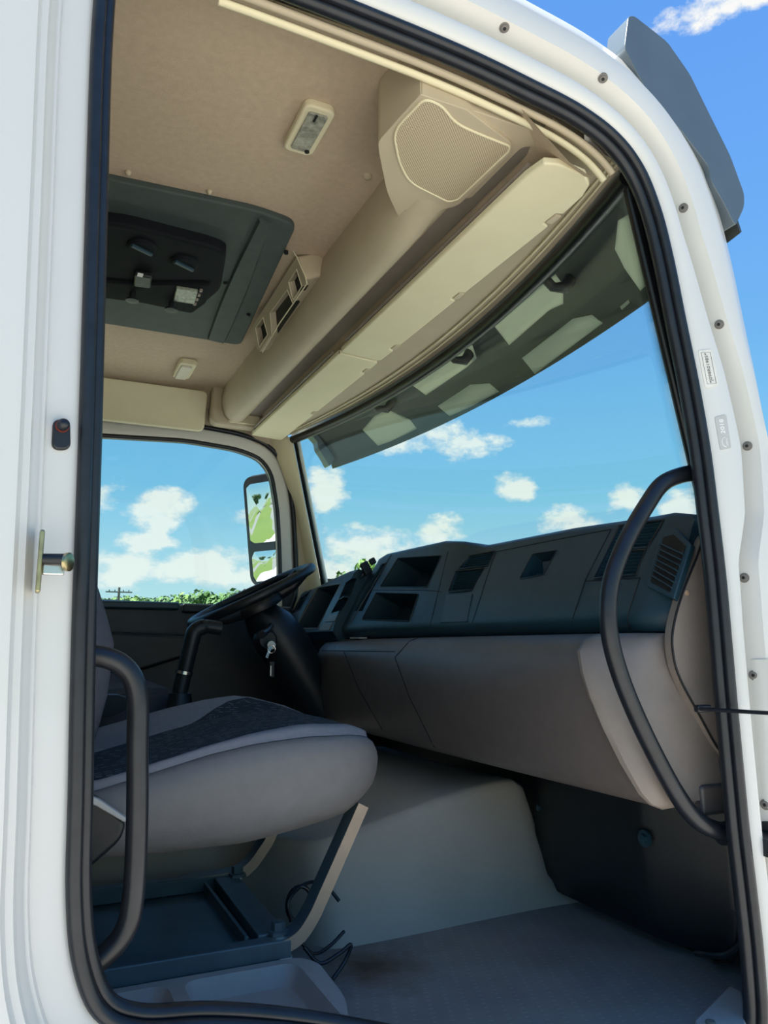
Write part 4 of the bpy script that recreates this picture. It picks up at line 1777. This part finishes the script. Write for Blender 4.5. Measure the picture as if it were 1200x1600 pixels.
# door switch
p, n2 = frame_hit(95, 680)
t = thing('door_switch', p, 'black oval door contact switch on the white pillar', 'switch')
q_, nn = plate([(82, 656), (109, 656), (110, 704), (80, 704)], 0, 0)
pr = round_poly(q_, .011, 6)
MB().loft([[a - nn * .006 for a in pr], [a + nn * .005 for a in pr]]).build('boot', 'rubber', t, bevel=.003)
pc, _ = frame_hit(96, 667)
MB().lathe(pc, nn, [(.0078, .003), (.0078, .006), (.0074, .007)], 16).build('collar', 'red', t)
MB().lathe(pc, nn, [(.0068, .004), (.0066, .014), (.004, .017), (.0005, .018)], 16).build('plunger', 'rubber', t)
# striker
p, n2 = frame_hit(66, 878)
t = thing('door_striker', p, 'zinc plated door striker pin on the white pillar', 'striker')
q_, nn = plate([(58, 842), (68, 842), (68, 915), (57, 915)], 0, 0)
nn = V((.35, -.94, 0)).normalized()
pc = P(64, 878, y=-.048)
R_ = Matrix((V((.75, -.66, 0)).normalized(), V((.66, .75, 0)).normalized(), V((0, 0, 1)))).transposed()
MB().box(pc + V((-.001, .0, .0)), (.005, .030, .066)).build('base_plate', 'zinc', t, bevel=.002)
dpin = (P(108, 874, y=-.075) - P(70, 874, y=-.060)).normalized()
a = P(66, 874, y=-.056)
MB().tube([a, P(104, 874, y=-.066)], .0062, 14).build('pin', 'black', t)
b_ = P(103, 878, y=-.066)
MB().lathe(b_, dpin, [(.009, 0), (.010, .001), (.010, .004), (.008, .005), (.001, .005)], 18).build('pin_head', 'zinc', t)
MB().box((a + b_) / 2 + V((0, .006, -.008)), (.022, .004, .014)).build('guard', 'chrome', t, bevel=.002)

# labels on the windscreen pillar
def flat_text(body, size, mt, parent, origin, ux, uy, nn, name='lettering', ext=.0003):
    cu = bpy.data.curves.new('t', 'FONT')
    cu.body = body
    cu.size = size
    cu.align_x = 'CENTER'
    cu.align_y = 'CENTER'
    cu.extrude = ext
    to_ = bpy.data.objects.new('t', cu)
    COL.objects.link(to_)
    bpy.context.view_layer.update()
    me = bpy.data.meshes.new_from_object(to_.evaluated_get(bpy.context.evaluated_depsgraph_get()))
    bpy.data.objects.remove(to_)
    R = Matrix((ux, uy, nn)).transposed()
    for v_ in me.vertices:
        v_.co = R @ v_.co + origin
    me.materials.clear()
    me.materials.append(M[mt])
    o = bpy.data.objects.new(name, me)
    COL.objects.link(o)
    put_under(o, parent)
    return o


def sticker(pxs, m, name, label):
    q_, nn = plate(pxs, 0, 0)
    c_ = sum(q_, V((0, 0, 0))) / 4
    nn = (q_[1] - q_[0]).cross(q_[3] - q_[0]).normalized()
    if nn.dot(c_ - CAM) > 0:
        nn = -nn
    off = .004
    t = thing(name, c_, label, 'label', 'labels on the pillar')
    qq = round_poly(q_, .004, 3)
    MB().loft([[p - nn * .004 for p in qq], [p + nn * .0012 for p in qq]]).build('plate', m, t, smooth=0)
    uy_ = ((q_[0] + q_[1]) / 2 - (q_[3] + q_[2]) / 2)
    L = uy_.length
    uy_.normalize()
    ux_ = uy_.cross(nn)
    return t, c_ + nn * .0014, uy_, -ux_, nn, L


t, c_, lx, ly, nn, L = sticker([(1090, 548), (1112, 546), (1123, 602), (1101, 606)], 'label_w', 'pillar_label', 'cream label with a long number on the windscreen pillar')
ly = nn.cross(lx)
flat_text('*J098R01985*', .0095, 'ink', t, c_, lx, ly, nn)
pl = [c_ + lx * (sx_ * L * .43) + ly * (sy_ * .010) for sx_, sy_ in ((-1, -1), (1, -1), (1, 1), (-1, 1))]
MB().tube(pl, .0004, 4, True).build('printed_border', 'ink', t)
t, c_, lx, ly, nn, L = sticker([(1116, 652), (1134, 648), (1142, 700), (1125, 704)], 'label', 'pillar_label', 'grey year label 2018 with a round logo on the pillar')
ly = nn.cross(lx)
flat_text('2018', .013, 'white_ink', t, c_ + lx * .011, lx, ly, nn)
flat_text('MAN', .0055, 'white_ink', t, c_ - lx * .017 - ly * .005, lx, ly, nn)
arc = [c_ - lx * .017 - ly * .002 + lx * (.0085 * math.cos(a)) + ly * (.0085 * math.sin(a)) for a in [math.pi * k / 14 for k in range(15)]]
MB().tube(arc, .0006, 4).build('logo_arc', 'white_ink', t)

# hinge cover plates on the lower windscreen pillar
def frame_plate(pxs, name, label, cat, m, r=.01, th=.003):
    pts, nn = [], V((0, 0, 0))
    for a, b in zip(pxs, pxs[1:] + pxs[:1]):
        for k in range(4):
            p, n2 = hit(lerp(a[0], b[0], k / 4), lerp(a[1], b[1], k / 4), FB)
            if p is None:
                return
            if n2.dot(ray(*a)) > 0:
                n2 = -n2
            pts.append(p)
            nn += n2
    nn = V((0, -1, 0))
    o = MB().loft([[p - nn * .004 for p in pts], [p + nn * th for p in pts]]).build(name, m, bevel=.0012)
    tag(o, label, cat, 'plates on the door pillar')


frame_plate([(1150, 560), (1200, 600), (1200, 940), (1158, 940), (1154, 900), (1157, 830), (1170, 780), (1172, 740), (1160, 660)], 'hinge_cover', 'white cover plate on the pillar above the dashboard end', 'plate', 'white', th=.006)
frame_plate([(1172, 1030), (1200, 1030), (1200, 1262), (1192, 1262), (1186, 1200), (1178, 1120)], 'hinge_cover', 'white cover plate on the pillar at the check strap', 'plate', 'white', th=.006)
frame_plate([(1190, 1283), (1200, 1283), (1200, 1338), (1193, 1338)], 'hinge_block', 'black block low on the windscreen pillar', 'hinge', 'rubber', th=.012)

# door check strap running out to the open door
t = thing('door_check_strap', P(1090, 1108, y=.03), 'thin black door check strap reaching out of the frame', 'check strap')
MB().tube([P(1088, 1107, y=.02), P(1130, 1110, y=-.03), P(1215, 1115, y=-.10), P(1300, 1122, y=-.2)], .0032, 8).build('strap', 'rubber', t)
MB().box(P(1098, 1107, y=.018), (.03, .012, .012)).build('buffer', 'rubber', t, bevel=.003)

# metal foot plate at the front lower corner of the opening
t = thing('sill_foot_plate', P(1130, 1580, z=.004), 'pale grey sill corner plate at the door foot', 'sill plate')
ql = [P(1085, 1600, z=.008), P(1140, 1545, z=.008), P(1160, 1555, z=.008), P(1170, 1640, z=.008), P(1090, 1640, z=.008)]
MB().loft([[p - V((0, 0, .01)) for p in ql], [p + V((0, 0, .006)) for p in ql]]).build('plate', 'label', t, bevel=.004)
p = P(1110, 1597, z=.016)
MB().lathe(p, (0, 0, 1), [(.007, -.004), (.007, .002), (.002, .003)], 12).build('screw', 'ink', t)

# ------------------------------------------------------------------ door mirror outside the driver's window
mr = thing('door_mirror', (.95, 2.35, .8), "tall black door mirror outside the driver's window", 'mirror')
c0_ = P(412, 828, y=2.36)
# glass faces back and in
mn = V((-.86, -.50, -.15)).normalized()
ms = V((0, 0, 1)).cross(mn).normalized()
mu = mn.cross(ms).normalized()
hw, hh = .105, .245
m_ = MB()
rings = []
for d, k in ((.0, 1.0), (-.02, 1.03), (-.06, .98), (-.09, .8)):
    rings.append([c0_ + mn * d + ms * u * k + mu * v * k for u, v in rrect(-hw, -hh, hw, hh, .045, 5)])
m_.loft(rings)
m_.build('housing', 'unit', mr, smooth=40)


def mglass(v0, v1, rad, name):
    mm = MB()
    outl = rrect(-hw + .010, v0, hw - .010, v1, .025, 5)
    cv = (v0 + v1) / 2
    rings = []
    for s in [1, .75, .5, .25, .02]:
        ring_ = []
        for u, v in outl:
            uu, vv = u * s, cv + (v - cv) * s
            dd = (uu * uu + (vv - cv) ** 2) / (2 * rad)
            ring_.append(c0_ + ms * uu + mu * vv + mn * (.010 - dd))
        rings.append(ring_)
    mm.loft(rings, cap=False)
    mm.build(name, 'mirror', mr, smooth=80)


mglass(-.075, .232, 1.1, 'main_glass')
mglass(-.230, -.090, .45, 'wide_angle_glass')
MB().tube([c0_ - mn * .05 + mu * .2, V((.98, 2.2, c0_.z + .24)), V((1.0, 2.13, c0_.z + .2))], .012, 8).build('arm', 'black', mr)
MB().tube([c0_ - mn * .05 - mu * .2, V((1.0, 2.2, c0_.z - .24)), V((1.02, 2.13, c0_.z - .2))], .012, 8).build('arm', 'black', mr)

# ------------------------------------------------------------------ trees and power pole far outside
def crown_mesh(seed, flat, leafs=1500):
    rnd = random.Random(seed)
    m = MB()
    blobs = []
    for k in range(11):
        a = rnd.uniform(0, 6.28)
        r = rnd.uniform(.1, .75)
        blobs.append((V((r * math.cos(a), r * math.sin(a), rnd.uniform(-.35, .45) * flat)), rnd.uniform(.3, .5)))
    for i in range(leafs):
        c, r = blobs[i % len(blobs)]
        d = V((rnd.gauss(0, 1), rnd.gauss(0, 1), rnd.gauss(0, 1))).normalized()
        p = c + V((d.x, d.y, d.z * (.55 + .3 * flat))) * r * rnd.uniform(.75, 1.08)
        s = rnd.uniform(.035, .075)
        n_ = (d + V((rnd.uniform(-.6, .6), rnd.uniform(-.6, .6), rnd.uniform(-.3, .8)))).normalized()
        a_ = n_.orthogonal().normalized()
        b_ = n_.cross(a_)
        m.add([p + a_ * s * 1.5, p + b_ * s, p - a_ * s * 1.5, p - b_ * s], [(0, 1, 2, 3)])
    return m


def trunk_mesh(seed):
    rnd = random.Random(seed)
    m = MB()
    m.tube([(0, 0, -1), (.03, .02, -.55), (0, 0, -.1), (.03, 0, .2)], [.09, .07, .05, .03], 8)
    for k in range(5):
        a = k * 1.26 + rnd.random()
        m.tube([(0, 0, -.35 + .1 * k), (.25 * math.cos(a), .25 * math.sin(a), -.05 + .08 * k), (.5 * math.cos(a), .5 * math.sin(a), .15 + .05 * k)], [.04, .028, .012], 6)
    return m


CM = [crown_mesh(1, 1.0).mesh('crown_a', M['leaf'], 0), crown_mesh(2, .6).mesh('crown_b', M['leaf'], 0), crown_mesh(3, .9).mesh('crown_c', M['leaf2'], 0)]
TM = [trunk_mesh(4).mesh('trunk_a', M['bark'])]


def tree(px, top, dist, wide, kind, label, bearing=None):
    d = ray(px, 1010)
    d.z = 0
    d.normalize()
    if bearing is not None:
        d = V((math.cos(bearing), math.sin(bearing), 0))
    base = CAM + d * dist
    zt_ = CAM.z + dist * (1010 - top) / 1218 * (1 if bearing is None else 1)
    h = zt_ + 1.16
    t = thing('tree', (base.x, base.y, -1.16), label, 'tree', 'trees beyond the yard')
    cz = h * .62
    for nm, me, s, z in (('crown', CM[kind], V((wide, wide, h * .40)), cz), ('trunk', TM[0], V((wide * .5, wide * .5, cz)), cz)):
        o = bpy.data.objects.new(nm, me)
        COL.objects.link(o)
        o.parent = t
        o.location = (0, 0, z)
        o.scale = s
        o.rotation_euler = (0, 0, random.uniform(0, 6))
    return t


tree(365, 898, 62, 3.0, 1, "spreading tree seen low in the driver's window beside the mirror")
tree(322, 914, 84, 3.4, 0, "rounded tree left of the spreading tree in the driver's window")
tree(284, 919, 100, 4.2, 2, "pale low tree in the middle of the driver's window skyline")
tree(245, 922, 116, 4.4, 0, "dark low tree in the middle of the driver's window skyline")
tree(208, 924, 132, 4.6, 2, "pale low tree nearest the power pole in the driver's window")
tree(172, 925, 148, 5.0, 0, 'low tree right behind the power pole')
tree(405, 918, 76, 3.2, 2, 'pale green tree half behind the door mirror')
tree(582, 852, 48, 1.9, 2, 'bright green tree seen through the windscreen above the dashboard')
tree(546, 880, 62, 2.6, 0, "lower green tree at the windscreen's driver edge")
for deg, top, dist, kind, lab in ((160, 850, 62, 0, 'dark rounded tree reflected in the door mirror'), (169, 860, 84, 1, 'flat topped tree reflected in the door mirror'), (178, 845, 70, 2, 'pale green tree reflected in the door mirror')):
    tree(0, top, dist, 4.2, kind, lab, bearing=math.radians(deg))

pl_ = thing('power_pole', P(181, 1010, y=60), "wooden power pole with a crossarm on the driver's window skyline", 'power pole')
b0_ = P(181, 1010, y=60)
tz = CAM.z + (b0_ - CAM).length * (1010 - 923) / 1218
MB().tube([(b0_.x, b0_.y, -1.16), (b0_.x, b0_.y, tz)], .09, 8).build('post', 'wood', pl_)
MB().box((b0_.x, b0_.y, tz - .35), (1.9, .09, .09)).build('crossarm', 'wood', pl_)
for s in (-.7, -.3, .3, .7):
    MB().lathe((b0_.x + s, b0_.y, tz - .31), (0, 0, 1), [(.03, 0), (.04, .05), (.03, .12), (.001, .13)], 8).build('insulator', 'dark', pl_)
